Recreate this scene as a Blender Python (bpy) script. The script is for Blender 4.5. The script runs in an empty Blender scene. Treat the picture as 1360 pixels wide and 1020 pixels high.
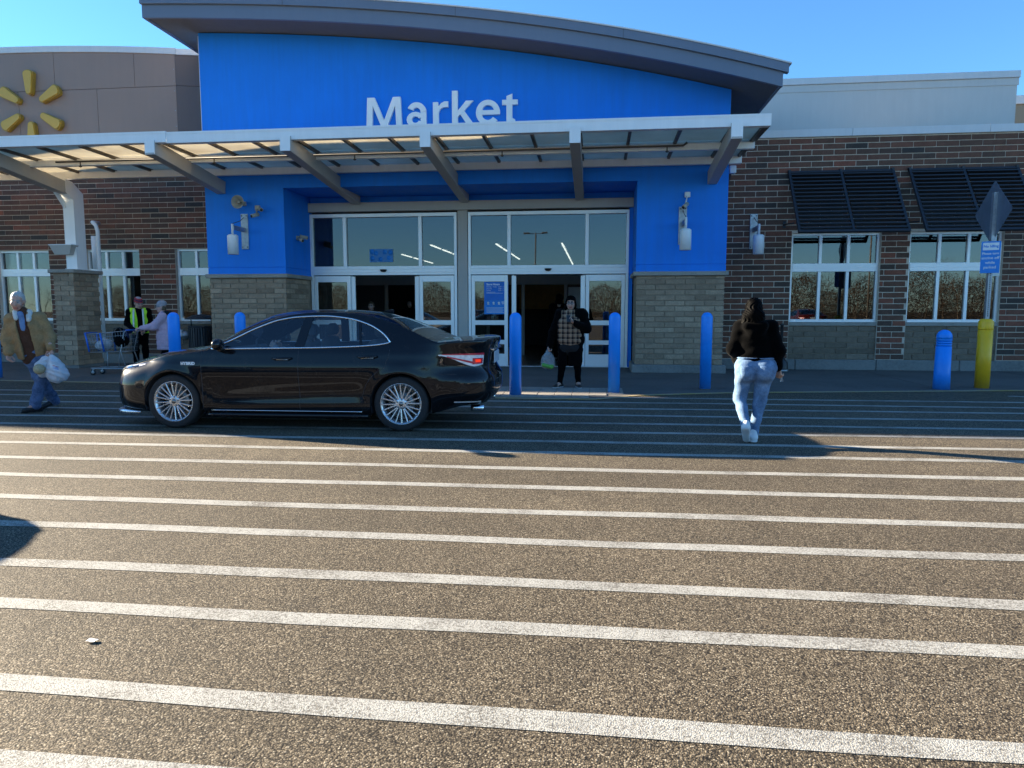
import bpy, bmesh, math, random
import numpy as np
from mathutils import Vector, Matrix

# ------------------------------------------------------------------ camera, sky, sun, exposure
scene = bpy.context.scene
COL = scene.collection
rnd = random.Random(7)
FPX, CAM_H, YAW, PITCH = 943.0, 1.48, math.radians(6.72), math.atan(99.0 / 943.0)
cam_data = bpy.data.cameras.new('camera')
cam = bpy.data.objects.new('camera', cam_data)
COL.objects.link(cam)
cam.location = (0, 0, CAM_H)
cam.rotation_euler = (math.pi / 2 - PITCH, 0, YAW)
cam_data.sensor_fit = 'HORIZONTAL'
cam_data.sensor_width = 36
cam_data.lens = 36 * FPX / 1360.0
cam_data.clip_end = 2000
scene.camera = cam

SUN_EL, SUN_AZ = math.radians(16.0), math.radians(16.3)   # azimuth measured behind the facade line, sun to the left
SUN_DIR = Vector((-math.cos(SUN_AZ) * math.cos(SUN_EL), math.sin(SUN_AZ) * math.cos(SUN_EL), math.sin(SUN_EL)))
SUN_STRENGTH, SKY_STRENGTH, EXPOSURE = 5.0, 0.062, 2.45
world = bpy.data.worlds.new('World')
scene.world = world
world.use_nodes = True
wn = world.node_tree
for n in list(wn.nodes): wn.nodes.remove(n)
sky = wn.nodes.new('ShaderNodeTexSky')
sky.sky_type = 'NISHITA'
sky.sun_disc = False
sky.sun_elevation = SUN_EL
sky.sun_rotation = math.atan2(SUN_DIR.x, SUN_DIR.y)
sky.air_density, sky.dust_density, sky.ozone_density = 1.0, 0.0, 6.0
bg = wn.nodes.new('ShaderNodeBackground')
bg.inputs['Strength'].default_value = SKY_STRENGTH
wo = wn.nodes.new('ShaderNodeOutputWorld')
tint = wn.nodes.new('ShaderNodeMix'); tint.data_type = 'RGBA'; tint.blend_type = 'MULTIPLY'
tint.inputs[0].default_value = 1.0
tint.inputs[7].default_value = (.82, .97, .98, 1)      # the clear deep blue of the winter sky, everywhere
wn.links.new(sky.outputs[0], tint.inputs[6])
wn.links.new(tint.outputs[2], bg.inputs['Color'])
wn.links.new(bg.outputs[0], wo.inputs['Surface'])
sl = bpy.data.lights.new('sun', 'SUN')
sl.energy, sl.angle, sl.color = SUN_STRENGTH, math.radians(0.5), (1.0, 0.86, 0.65)
sun = bpy.data.objects.new('sun', sl)
COL.objects.link(sun)
sun.location = SUN_DIR * 100
sun.rotation_euler = SUN_DIR.to_track_quat('Z', 'Y').to_euler()
scene.view_settings.view_transform = 'Standard'
scene.view_settings.look = 'None'
scene.view_settings.gamma = 1
scene.view_settings.use_curve_mapping = False
scene.view_settings.exposure = EXPOSURE
scene.cycles.max_bounces = 10
scene.cycles.transparent_max_bounces = 12

# ------------------------------------------------------------------ object helpers
def thing(name, label, cat, loc=(0, 0, 0), rotz=0, group=None):
    o = bpy.data.objects.new(name, None)
    COL.objects.link(o)
    o.location = loc
    o.rotation_euler = (0, 0, rotz)
    o['label'] = label
    o['category'] = cat
    if group: o['group'] = group
    return o

def copy_tree(o, parent=None):
    c = o.copy()
    COL.objects.link(c)
    if parent: c.parent = parent
    for ch in list(o.children): copy_tree(ch, c)
    return c

class MB:
    """collects shapes into one mesh; f['tone'] values feed a per-corner attribute"""
    def __init__(self): self.v = []; self.f = []; self.t = []; self.tone = 0.5; self.sm = []
    def add(self, vs, fs, smooth=False):
        b = len(self.v)
        self.v += [tuple(p) for p in vs]
        for q in fs:
            self.f.append(tuple(b + i for i in q)); self.t.append(self.tone); self.sm.append(smooth)
        return self
    def box(self, x0, x1, y0, y1, z0, z1, ch=0.0):
        if ch <= 0:
            vs = [(x, y, z) for z in (z0, z1) for y in (y0, y1) for x in (x0, x1)]
            return self.add(vs, [(0, 2, 3, 1), (4, 5, 7, 6), (0, 1, 5, 4), (2, 6, 7, 3), (0, 4, 6, 2), (1, 3, 7, 5)])
        c = min(ch, (x1 - x0) * .45, (y1 - y0) * .45, (z1 - z0) * .45)
        bm = bmesh.new()
        bmesh.ops.create_cube(bm, size=1)
        for v in bm.verts:
            v.co = Vector(((x0 + x1) / 2 + v.co.x * (x1 - x0), (y0 + y1) / 2 + v.co.y * (y1 - y0), (z0 + z1) / 2 + v.co.z * (z1 - z0)))
        bmesh.ops.bevel(bm, geom=list(bm.edges), offset=c, segments=1, affect='EDGES')
        return self.bm(bm)
    def bm(self, bm, M=None, smooth=False):
        bm.verts.ensure_lookup_table()
        vs = [(M @ v.co) if M else v.co.copy() for v in bm.verts]
        idx = {v: i for i, v in enumerate(bm.verts)}
        fs = [[idx[v] for v in f.verts] for f in bm.faces]
        bm.free()
        return self.add(vs, fs, smooth)
    def beam(self, a, b, w, h, up=(0, 0, 1), ch=0.0):
        """box along a->b, w across, h along up"""
        a, b = Vector(a), Vector(b)
        d = (b - a); L = d.length; d.normalize()
        s = d.cross(Vector(up)).normalized(); u = s.cross(d).normalized()
        m = MB().box(-w / 2, w / 2, 0, L, -h / 2, h / 2, ch)
        vs = [a + s * p[0] + d * p[1] + u * p[2] for p in m.v]
        return self.add(vs, m.f)
    def tube(self, pts, r, n=8, closed=False, caps=True, smooth=True):
        pts = [Vector(p) for p in pts]; N = len(pts)
        rs = r if isinstance(r, (list, tuple)) else [r] * N
        vs, fs = [], []
        prev = None
        for i, p in enumerate(pts):
            if closed: d = pts[(i + 1) % N] - pts[i - 1]
            else: d = pts[min(i + 1, N - 1)] - pts[max(i - 1, 0)]
            if d.length < 1e-9: d = Vector((0, 0, 1))
            d.normalize()
            if prev is None:
                ref = Vector((0, 0, 1)) if abs(d.z) < .9 else Vector((1, 0, 0))
                s = d.cross(ref).normalized()
            else:
                s = (prev - d * prev.dot(d)).normalized()
            prev = s
            u = s.cross(d)
            for k in range(n):
                a = 2 * math.pi * k / n
                vs.append(p + s * (math.cos(a) * rs[i]) + u * (math.sin(a) * rs[i]))
        M = N if closed else N - 1
        for i in range(M):
            j = (i + 1) % N
            for k in range(n):
                fs.append((i * n + k, i * n + (k + 1) % n, j * n + (k + 1) % n, j * n + k))
        if caps and not closed:
            fs.append(tuple(range(n))); fs.append(tuple((N - 1) * n + k for k in reversed(range(n))))
        return self.add(vs, fs, smooth)
    def lathe(self, prof, n=24, axis='z', c=(0, 0, 0), smooth=True, close=False, cap=True):
        vs, fs = [], []
        for (r, h) in prof:
            for k in range(n):
                a = 2 * math.pi * k / n
                x, y = r * math.cos(a), r * math.sin(a)
                p = (x, y, h) if axis == 'z' else ((x, h, y) if axis == 'y' else (h, x, y))
                vs.append((c[0] + p[0], c[1] + p[1], c[2] + p[2]))
        m = len(prof)
        for i in range(m if close else m - 1):
            j = (i + 1) % m
            for k in range(n):
                fs.append((i * n + k, i * n + (k + 1) % n, j * n + (k + 1) % n, j * n + k))
        if cap and not close:
            if prof[0][0] > 1e-6: fs.append(tuple(reversed(range(n))))
            if prof[-1][0] > 1e-6: fs.append(tuple((m - 1) * n + k for k in range(n)))
        return self.add(vs, fs, smooth)
    def prism(self, poly, y0, y1, axis='y'):
        """polygon in (x,z) extruded along y (or (x,y) along z)"""
        n = len(poly)
        P = (lambda p, h: (p[0], h, p[1])) if axis == 'y' else ((lambda p, h: (p[0], p[1], h)) if axis == 'z' else (lambda p, h: (h, p[0], p[1])))
        vs = [P(p, y0) for p in poly] + [P(p, y1) for p in poly]
        fs = [tuple(range(n)), tuple(range(2 * n - 1, n - 1, -1))]
        for i in range(n):
            j = (i + 1) % n
            fs.append((i, j, n + j, n + i))
        return self.add(vs, fs)
    def grid(self, P, smooth=True, flip=False):
        """P[i][j] array of points"""
        ni, nj = len(P), len(P[0])
        vs = [p for row in P for p in row]
        fs = []
        for i in range(ni - 1):
            for j in range(nj - 1):
                q = (i * nj + j, i * nj + j + 1, (i + 1) * nj + j + 1, (i + 1) * nj + j)
                fs.append(q[::-1] if flip else q)
        return self.add(vs, fs, smooth)
    def mesh(self, name, fixn=False):
        me = bpy.data.meshes.new(name)
        me.from_pydata([tuple(p) for p in self.v], [], self.f)
        me.polygons.foreach_set('use_smooth', self.sm)
        at = me.attributes.new('tone', 'FLOAT', 'FACE')
        at.data.foreach_set('value', self.t)
        if fixn:
            bm = bmesh.new(); bm.from_mesh(me)
            bmesh.ops.recalc_face_normals(bm, faces=bm.faces)
            bm.to_mesh(me); bm.free()
        me.update()
        return me
    def build(self, name, mat, parent=None, fixn=True, **props):
        me = self.mesh(name, fixn)
        return link(name, me, mat, parent, **props)

def link(name, me, mat=None, parent=None, **props):
    o = bpy.data.objects.new(name, me)
    COL.objects.link(o)
    if mat is not None:
        me.materials.clear() if len(me.materials) else None
        for m in (mat if isinstance(mat, (list, tuple)) else [mat]): me.materials.append(m)
    if parent is not None: o.parent = parent
    for k, v in props.items(): o[k] = v
    return o

# ------------------------------------------------------------------ materials
class NT:
    def __init__(self, name):
        self.m = bpy.data.materials.new(name); self.m.use_nodes = True
        self.t = self.m.node_tree
        for n in list(self.t.nodes): self.t.nodes.remove(n)
        self.out = self.n('ShaderNodeOutputMaterial')
    def n(self, ty, **kw):
        x = self.t.nodes.new(ty)
        for k, v in kw.items():
            if k in ('op',): x.operation = v
            elif hasattr(x, k): setattr(x, k, v)
        return x
    def l(self, a, b): self.t.links.new(a, b)
    def coord(self, scale=1.0, kind='Object'):
        tc = self.n('ShaderNodeTexCoord'); mp = self.n('ShaderNodeMapping')
        mp.inputs['Scale'].default_value = (scale,) * 3 if not isinstance(scale, tuple) else scale
        if kind == 'World':
            g = self.n('ShaderNodeNewGeometry'); self.l(g.outputs['Position'], mp.inputs['Vector'])
        else: self.l(tc.outputs[kind], mp.inputs['Vector'])
        return mp.outputs['Vector']
    def noise(self, vec, scale, detail=4, rough=.55):
        x = self.n('ShaderNodeTexNoise'); x.inputs['Scale'].default_value = scale
        x.inputs['Detail'].default_value = detail; x.inputs['Roughness'].default_value = rough
        self.l(vec, x.inputs['Vector']); return x.outputs['Fac']
    def voro(self, vec, scale, feature='F1', out='Distance', rand=1.0):
        x = self.n('ShaderNodeTexVoronoi'); x.feature = feature
        x.inputs['Scale'].default_value = scale; x.inputs['Randomness'].default_value = rand
        self.l(vec, x.inputs['Vector']); return x.outputs[out]
    def ramp(self, fac, stops, interp='LINEAR'):
        x = self.n('ShaderNodeValToRGB'); x.color_ramp.interpolation = interp
        e = x.color_ramp.elements
        while len(e) < len(stops): e.new(0.5)
        for i, (p, c) in enumerate(stops):
            e[i].position = p; e[i].color = (c[0], c[1], c[2], 1) if isinstance(c, (tuple, list)) else (c, c, c, 1)
        self.l(fac, x.inputs['Fac']); return x.outputs['Color']
    def mix(self, fac, a, b, mode='MIX'):
        x = self.n('ShaderNodeMix'); x.data_type = 'RGBA'; x.blend_type = mode
        for s, v in ((x.inputs[0], fac), (x.inputs[6], a), (x.inputs[7], b)):
            if hasattr(v, 'is_linked') or hasattr(v, 'links'): self.l(v, s)
            elif isinstance(v, (int, float)): s.default_value = v
            else: s.default_value = (v[0], v[1], v[2], 1)
        return x.outputs[2]
    def math(self, op, a, b=0.0):
        x = self.n('ShaderNodeMath'); x.operation = op
        for s, v in ((x.inputs[0], a), (x.inputs[1], b)):
            if hasattr(v, 'links'): self.l(v, s)
            else: s.default_value = v
        return x.outputs[0]
    def attr(self, name):
        x = self.n('ShaderNodeAttribute'); x.attribute_name = name; return x
    def bump(self, h, strength=.3, dist=.01):
        x = self.n('ShaderNodeBump'); x.inputs['Strength'].default_value = strength; x.inputs['Distance'].default_value = dist
        self.l(h, x.inputs['Height']); return x.outputs['Normal']
    def bsdf(self, color, rough=.6, metal=0.0, normal=None, coat=0.0, spec=None, **kw):
        b = self.n('ShaderNodeBsdfPrincipled')
        def put(k, v):
            if hasattr(v, 'links'): self.l(v, b.inputs[k])
            elif isinstance(v, (tuple, list)): b.inputs[k].default_value = (v[0], v[1], v[2], 1)
            else: b.inputs[k].default_value = v
        put('Base Color', color); put('Roughness', rough); put('Metallic', metal)
        if coat: put('Coat Weight', coat); put('Coat Roughness', 0.02)
        if spec is not None: put('Specular IOR Level', spec)
        for k, v in kw.items(): put(k, v)
        if normal is not None: self.l(normal, b.inputs['Normal'])
        self.l(b.outputs[0], self.out.inputs['Surface'])
        return b

def plain(name, color, rough=.6, metal=0.0, var=.12, scale=6.0, bump=0.0, bscale=60, coat=0, spec=None):
    t = NT(name); v = t.coord(1.0, 'Object')
    n1 = t.noise(v, scale, 5)
    lo = tuple(c * (1 - var) for c in color); hi = tuple(min(1, c * (1 + var)) for c in color)
    c = t.ramp(n1, [(.3, lo), (.7, hi)])
    nm = t.bump(t.noise(v, bscale, 3), bump, .005) if bump else None
    r = t.ramp(t.noise(v, scale * 2.3, 3), [(.3, max(0.02, rough - .06)), (.7, min(1, rough + .08))])
    t.bsdf(c, r, metal, nm, coat, spec)
    return t.m

def emit(name, color, s):
    t = NT(name); e = t.n('ShaderNodeEmission')
    e.inputs['Color'].default_value = (*color, 1); e.inputs['Strength'].default_value = s
    t.l(e.outputs[0], t.out.inputs['Surface']); return t.m

def glass(name, tint=(.5, .55, .55), refl=.1, boost=1.0):
    t = NT(name)
    tr = t.n('ShaderNodeBsdfTransparent'); tr.inputs['Color'].default_value = (*tint, 1)
    gl = t.n('ShaderNodeBsdfGlossy'); gl.inputs['Roughness'].default_value = 0.01; gl.inputs['Color'].default_value = (.95, .97, 1, 1)
    v = t.coord(1.0, 'Object')
    t.l(t.bump(t.noise(v, .9, 2), .02, .02), gl.inputs['Normal'])
    fr = t.n('ShaderNodeFresnel'); fr.inputs['IOR'].default_value = 1.5
    f = t.math('MINIMUM', t.math('ADD', t.math('MULTIPLY', fr.outputs[0], boost), refl), 1.0)
    mx = t.n('ShaderNodeMixShader'); t.l(f, mx.inputs[0]); t.l(tr.outputs[0], mx.inputs[1]); t.l(gl.outputs[0], mx.inputs[2])
    t.l(mx.outputs[0], t.out.inputs['Surface'])
    return t.m

def mat_asphalt():
    t = NT('asphalt'); v = t.coord(1.0, 'World')
    cell = t.voro(v, 150, out='Color'); dist = t.voro(v, 150)
    sep = t.n('ShaderNodeSeparateColor'); t.l(cell, sep.inputs[0])
    stone = t.ramp(sep.outputs[0], [(0, (.020, .016, .011)), (.25, (.083, .065, .043)), (.6, (.162, .128, .083)), (.88, (.275, .22, .146)), (1, (.48, .41, .295))])
    gap = t.ramp(dist, [(.35, 1.0), (.75, .25)])
    c = t.mix(1.0, stone, gap, 'MULTIPLY')
    big = t.noise(v, .35, 5, .6); mid = t.noise(v, 3.0, 4)
    c = t.mix(1.0, c, t.ramp(big, [(.3, .78), (.7, 1.15)]), 'MULTIPLY')
    c = t.mix(1.0, c, t.ramp(mid, [(.3, .88), (.7, 1.1)]), 'MULTIPLY')
    # oil drips and tar spots
    sp = t.voro(v, .55); c = t.mix(t.ramp(sp, [(.03, .75), (.075, 0)]), c, (.02, .018, .016))
    st = t.noise(v, 1.1, 6, .7); c = t.mix(t.ramp(st, [(.62, 0), (.76, .45)]), c, (.05, .045, .04))
    vb = t.coord((.06, 1.0, 1.0), 'World')
    c = t.mix(1.0, c, t.ramp(t.noise(vb, .9, 5, .6), [(.32, .84), (.68, 1.1)]), 'MULTIPLY')
    vk = t.voro(t.coord((1.0, 2.4, 1.0), 'World'), 1.3); wob = t.math('ADD', vk, t.math('MULTIPLY', t.noise(v, 30, 4, .7), .03))
    c = t.mix(t.ramp(wob, [(.030, .85), (.055, 0)]), c, (.013, .011, .010))
    h = t.math('MULTIPLY', dist, -1.0)
    t.bsdf(c, t.ramp(sep.outputs[1], [(0, .65), (1, .95)]), 0, t.bump(h, .45, .004), spec=.25)
    return t.m

def mat_paint(name, col, wear=.5, dark=(.09, .08, .065)):
    t = NT(name); v = t.coord(1.0, 'World')
    d = t.voro(v, 150)
    n1 = t.noise(v, 75, 3, .6); n2 = t.noise(v, 1.7, 6, .7)
    m = t.math('ADD', t.math('MULTIPLY', n1, .6), t.math('MULTIPLY', n2, .55))
    mask = t.ramp(m, [(wear + .07, 0), (wear + .20, .85)])
    base = t.ramp(t.noise(v, 8, 4), [(.3, tuple(c * .8 for c in col)), (.7, col)])
    pits = t.mix(1.0, base, t.ramp(d, [(.45, 1.0), (.85, .55)]), 'MULTIPLY')
    pc = t.n('ShaderNodeSeparateColor'); t.l(t.voro(v, 150, out='Color'), pc.inputs[0])
    pits = t.mix(t.ramp(pc.outputs[0], [(.86, 0), (.9, .7)]), pits, tuple(x * 1.3 for x in dark))
    c = t.mix(mask, pits, dark)
    t.bsdf(c, .75, 0, t.bump(t.math('MULTIPLY', d, -1.0), .35, .005), spec=.3)
    return t.m

def mat_concrete(name, col, scale=1.0, joint=None):
    t = NT(name); v = t.coord(1.0, 'World')
    n1 = t.noise(v, .8 * scale, 6, .65); n2 = t.noise(v, 14 * scale, 5, .6); n3 = t.noise(v, 120, 2)
    f = t.math('ADD', t.math('MULTIPLY', n1, .6), t.math('MULTIPLY', n2, .4))
    c = t.ramp(f, [(.3, tuple(x * .62 for x in col)), (.5, col), (.72, tuple(min(1, x * 1.22) for x in col))])
    c = t.mix(1.0, c, t.ramp(n3, [(.3, .86), (.7, 1.1)]), 'MULTIPLY')
    t.bsdf(c, .85, 0, t.bump(n2, .25, .01), spec=.25)
    return t.m

def mat_brick(name, stops, grain=1.0):
    t = NT(name); v = t.coord(1.0, 'World')
    a = t.attr('tone').outputs['Fac']
    c = t.ramp(a, stops)
    n = t.noise(v, 45, 5, .65); n2 = t.noise(v, 7, 3)
    c = t.mix(1.0, c, t.ramp(n, [(.25, .72), (.75, 1.25)]), 'MULTIPLY')
    c = t.mix(1.0, c, t.ramp(n2, [(.25, .82), (.75, 1.15)]), 'MULTIPLY')
    t.bsdf(c, .85, 0, t.bump(n, .4 * grain, .006), spec=.25)
    return t.m

def mat_panel(name, col, rough=.5, streak=.15, bump=.08, bscale=80, metal=0, coat=0):
    """painted sheet / stucco with vertical rain streaks"""
    t = NT(name); v = t.coord(1.0, 'World'); vs = t.coord((3.0, 3.0, .25), 'World')
    n1 = t.noise(v, .6, 5, .6); n2 = t.noise(vs, 2.2, 5, .7)
    f = t.math('ADD', t.math('MULTIPLY', n1, .5), t.math('MULTIPLY', n2, .5))
    c = t.ramp(f, [(.3, tuple(x * (1 - streak) for x in col)), (.7, tuple(min(1, x * (1 + streak)) for x in col))])
    t.bsdf(c, t.ramp(n2, [(.3, rough - .08), (.7, rough + .1)]), metal, t.bump(t.noise(v, bscale, 3), bump, .004), coat, spec=.35)
    return t.m

M = {}
M['asphalt'] = mat_asphalt()
M['white_paint'] = mat_paint('white_road_paint', (.445, .435, .39), .50)
M['yellow_paint'] = mat_paint('yellow_kerb_paint', (.50, .34, .08), .42, (.30, .27, .22))
M['concrete'] = mat_concrete('sidewalk_concrete', (.13, .12, .107))
M['paver'] = mat_concrete('paver_concrete', (.30, .27, .23), 2.0)
M['footing'] = mat_concrete('footing_concrete', (.22, .215, .20), 1.6)
M['stone_cap'] = mat_concrete('cast_stone', (.33, .30, .26), 2.0)
M['mortar'] = mat_concrete('mortar', (.68, .56, .44), 2.5)
M['mortar_tan'] = mat_concrete('mortar_tan', (.30, .23, .165), 2.5)
M['brick'] = mat_brick('dark_red_brick', [(0, (.062, .052, .046)), (.22, (.105, .066, .050)), (.5, (.150, .076, .052)), (.8, (.20, .086, .056)), (1, (.27, .092, .058))])
M['block'] = mat_brick('tan_block', [(0, (.25, .175, .118)), (.5, (.35, .25, .17)), (1, (.44, .32, .22))])
M['block_dark'] = mat_brick('grey_block', [(0, (.15, .115, .08)), (.5, (.21, .16, .115)), (1, (.265, .205, .15))])
M['blue'] = mat_panel('blue_stucco', (.005, .21, .80), .62, .13, .14, 160)
M['blue_fascia'] = mat_panel('grey_metal_fascia', (.165, .20, .265), .42, .06, .02)
M['soffit'] = mat_panel('grey_soffit', (.14, .135, .13), .6, .1)
M['brown_panel'] = mat_panel('brown_cladding', (.34, .235, .19), .55, .07, .04)
M['brown_shaded'] = mat_panel('shaded_brown_cladding', (.17, .125, .11), .55, .07, .04)  # brown cladding darkened: shade on the angled return put into its colour
M['coping'] = mat_panel('pale_coping', (.72, .70, .68), .4, .08, .03)
M['parapet'] = mat_panel('cream_stucco', (.66, .62, .57), .75, .07, .2, 120)
M['tan_stucco'] = mat_panel('tan_stucco', (.33, .26, .18), .8, .1, .2, 120)
M['canopy_white'] = mat_panel('pale_steel', (.90, .89, .87), .42, .08, .03)
M['canopy_beam'] = mat_panel('grey_steel', (.46, .43, .39), .45, .08, .03)
M['bronze'] = mat_panel('dark_bronze', (.10, .085, .07), .45, .1, .03)
M['alu'] = mat_panel('clear_aluminium', (.90, .90, .89), .35, .05, .02, metal=.25)
M['alu_dark'] = plain('gasket_black', (.015, .015, .016), .6)
M['glass'] = glass('shop_glass', (.42, .44, .43), .055, 1.0)
M['door_glass'] = glass('door_glass', (.62, .64, .62), .045, 1.0)
M['black_steel'] = plain('black_powder_coat', (.022, .024, .03), .42, 0, .2, 4)
def mat_sleeve(name, col):
    t = NT(name); v = t.coord(1.0, 'Object'); vs = t.coord((6, 6, .8), 'Object')
    c = t.ramp(t.noise(v, 3, 4), [(.3, tuple(x * .9 for x in col)), (.7, tuple(min(1, x * 1.06) for x in col))])
    sx = t.n('ShaderNodeSeparateXYZ'); t.l(v, sx.inputs[0])
    low = t.ramp(sx.outputs[2], [(0.0, .75), (.22, .12), (.6, 0)])
    c = t.mix(t.math('MULTIPLY', low, t.noise(v, 9, 5, .7)), c, (.10, .09, .08))
    sc = t.ramp(t.noise(vs, 3.2, 6, .75), [(.66, 0), (.72, .5)])
    c = t.mix(sc, c, tuple(.5 * x + .12 for x in col))
    t.bsdf(c, .42, 0, t.bump(t.noise(v, 40, 3), .05, .004), spec=.5); return t.m
M['bollard'] = mat_sleeve('blue_plastic', (.008, .27, .88))
M['yellow'] = mat_sleeve('yellow_plastic', (1.0, .50, .01))
M['galv'] = plain('galvanised_steel', (.36, .38, .40), .42, .7, .18, 14)
M['sign_back'] = plain('bare_sign_back', (.17, .20, .24), .42, .55, .12, 5)
M['sign_blue'] = plain('sign_blue', (.01, .22, .66), .45, 0, .05)
M['sign_white'] = plain('sign_white', (.75, .78, .8), .5, 0, .04)
M['letter'] = plain('letter_white', (.90, .91, .91), .4, 0, .03)
M['petal'] = plain('amber_acrylic', (.66, .38, .05), .35, 0, .05)
M['petal_rim'] = plain('amber_rim', (.42, .24, .03), .4, 0, .05)
M['black_plastic'] = plain('black_plastic', (.018, .018, .02), .45, 0, .2)
M['white_plastic'] = plain('white_plastic', (.72, .74, .76), .4, 0, .04)
M['beige_plastic'] = plain('beige_plastic', (.40, .37, .31), .5, 0, .08)
M['lamp_white'] = plain('white_lamp_shade', (.80, .82, .84), .35, 0, .03)
def mat_poly():
    t = NT('polycarbonate'); v = t.coord(1.0, 'World')
    n = t.ramp(t.noise(v, 1.5, 5), [(.3, (.74, .68, .56)), (.7, (.90, .85, .72))])
    d = t.n('ShaderNodeBsdfDiffuse'); tr = t.n('ShaderNodeBsdfTranslucent')
    t.l(n, d.inputs['Color']); t.l(n, tr.inputs['Color'])
    mx = t.n('ShaderNodeMixShader'); mx.inputs[0].default_value = .6
    t.l(d.outputs[0], mx.inputs[1]); t.l(tr.outputs[0], mx.inputs[2])
    t.l(mx.outputs[0], t.out.inputs['Surface']); return t.m
M['poly'] = mat_poly()
M['tube_light'] = emit('strip_light_glow', (1.0, .97, .9), 1.1)
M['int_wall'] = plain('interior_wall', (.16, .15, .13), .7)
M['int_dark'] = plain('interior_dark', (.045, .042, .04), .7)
M['int_floor'] = plain('interior_floor', (.13, .12, .10), .3)
M['orange'] = plain('orange_display', (.45, .20, .03), .6)
M['poster'] = plain('poster_blue', (.05, .22, .50), .5)
M['poster_dark'] = plain('poster_dark_blue', (.01, .16, .60), .5)
# ------------------------------------------------------------------ the ground
lot = MB().box(-400, 400, -400, 300, -.5, 0).build('parking_lot', M['asphalt'], kind='structure')
def sheet(pts, z, h=.004):
    m = MB(); m.prism(pts, z - h, z, 'z'); return m
# painted crossing stripes: each given by where it meets x = -9 and x = +6, and its width
STR = [(1.97, 1.98), (2.427, 2.427), (3.13, 3.19), (3.665, 3.75), (4.34, 4.50), (5.005, 5.16), (5.71, 5.90), (6.40, 6.64),
       (7.14, 7.41), (7.75, 8.06), (8.395, 8.76), (9.07, 9.42), (9.81, 10.14), (10.49, 10.86), (11.27, 11.47), (11.93, 12.12)]
EDGE = [(-60, 13.55), (-14, 13.5), (-9, 13.2), (-5.5, 12.6), (-3.4, 11.95), (-2.2, 11.73), (-1.4, 11.7), (0.0, 11.72), (.75, 12.35), (1.5, 12.62), (2.5, 12.95), (4.0, 13.22), (5.55, 13.5), (8, 13.95), (12, 14.5), (40, 15.5)]
def edge_y(x):
    for (a, b), (c, d) in zip(EDGE, EDGE[1:]):
        if a <= x <= c: return b + (d - b) * (x - a) / (c - a)
    return 14
SW = .125
STR.insert(0, (1.50, 1.52))
for i, (ya, yb) in enumerate(STR):
    sl_ = (yb - ya) / 13.0
    N = 150; x0, x1 = (-26, 7.9 + .04 * i) if i > 12 else (-26, 16)
    top, bot = [], []
    for k in range(N + 1):
        x = x0 + (x1 - x0) * k / N
        y = ya + sl_ * (x + 6)
        w = SW * (1 + .05 * math.sin(x * 1.7 + i)) 
        y += .010 * math.sin(x * .9 + i * 2.1) + .004 * math.sin(x * 3.1 + i)
        if y + w / 2 > edge_y(x) - .12: continue
        top.append((x, y + w / 2)); bot.append((x, y - w / 2))
    if len(top) < 3: continue
    fl = MB(); n_ = len(top)
    fl.add([(x, y, .0025) for x, y in bot] + [(x, y, .0025) for x, y in top], [(k, k + 1, n_ + k + 1, n_ + k) for k in range(n_ - 1)])
    fl.build('painted_stripe', M['white_paint'], lot)
# a short slanted stripe where the hatching ends
sheet([(7.0, 12.98), (7.15, 13.05), (9.6, 12.0), (9.55, 11.88)], .004).build('painted_stripe', M['white_paint'], lot)

walk = sheet(EDGE + [(40, 60), (-60, 60)], .006, .3).build('sidewalk', M['concrete'], kind='structure')
ye = [(x, y) for x, y in EDGE]
sheet([(x, y - .075) for x, y in ye] + [(x, y + .075) for x, y in ye[::-1]], .010).build('kerb_line', M['yellow_paint'], walk)
# pale pavers of the ramp in front of the doors
pv = MB().box(-.147, .147, -.147, .147, -.02, .012, .004).mesh('paver')
for i in range(10):
    for j in range(5):
        x, y = -2.35 + .3 * i, 12.02 + .3 * j
        if y - .16 < edge_y(x) + .08 or y - .16 < edge_y(x + .15) + .08: continue
        o = link('paver', pv, M['paver'] if not (i == 0 and j == 0) else M['paver'], walk); o.location = (x, y, .004 + rnd.uniform(-.001, .002))
        o.rotation_euler = (rnd.uniform(-.004, .004), rnd.uniform(-.004, .004), 0)
# control joints of the sidewalk
for x in (-14.2, -11.2, 3.2, 6.4, 9.6):
    MB().box(x - .006, x + .006, edge_y(x) + .1, 18.0, .0, .0085).build('joint', M['int_dark'], walk)

# ------------------------------------------------------------------ the store
store = thing('store_building', 'brick superstore front with blue arched entrance bay and curved brown gable', 'store', (0, 18, 0))
def sb(mb, name, mat, parent=None, **kw):
    """build a part of the store given in world coordinates"""
    mb.v = [(p[0], p[1] - 18, p[2]) for p in mb.v]
    return mb.build(name, mat, parent or store, **kw)
W = 18.25
RWIN = [(4.72, 6.79), (7.45, 9.54), (10.2, 12.27)]
LWIN = [(-16.63, -15.05), (-13.95, -12.37), (-11.32, -9.75)]
WZ0, WZ1 = 1.17, 3.33
LZ1 = 3.11
PX, PZ, JT = .51, .136, .019

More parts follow.
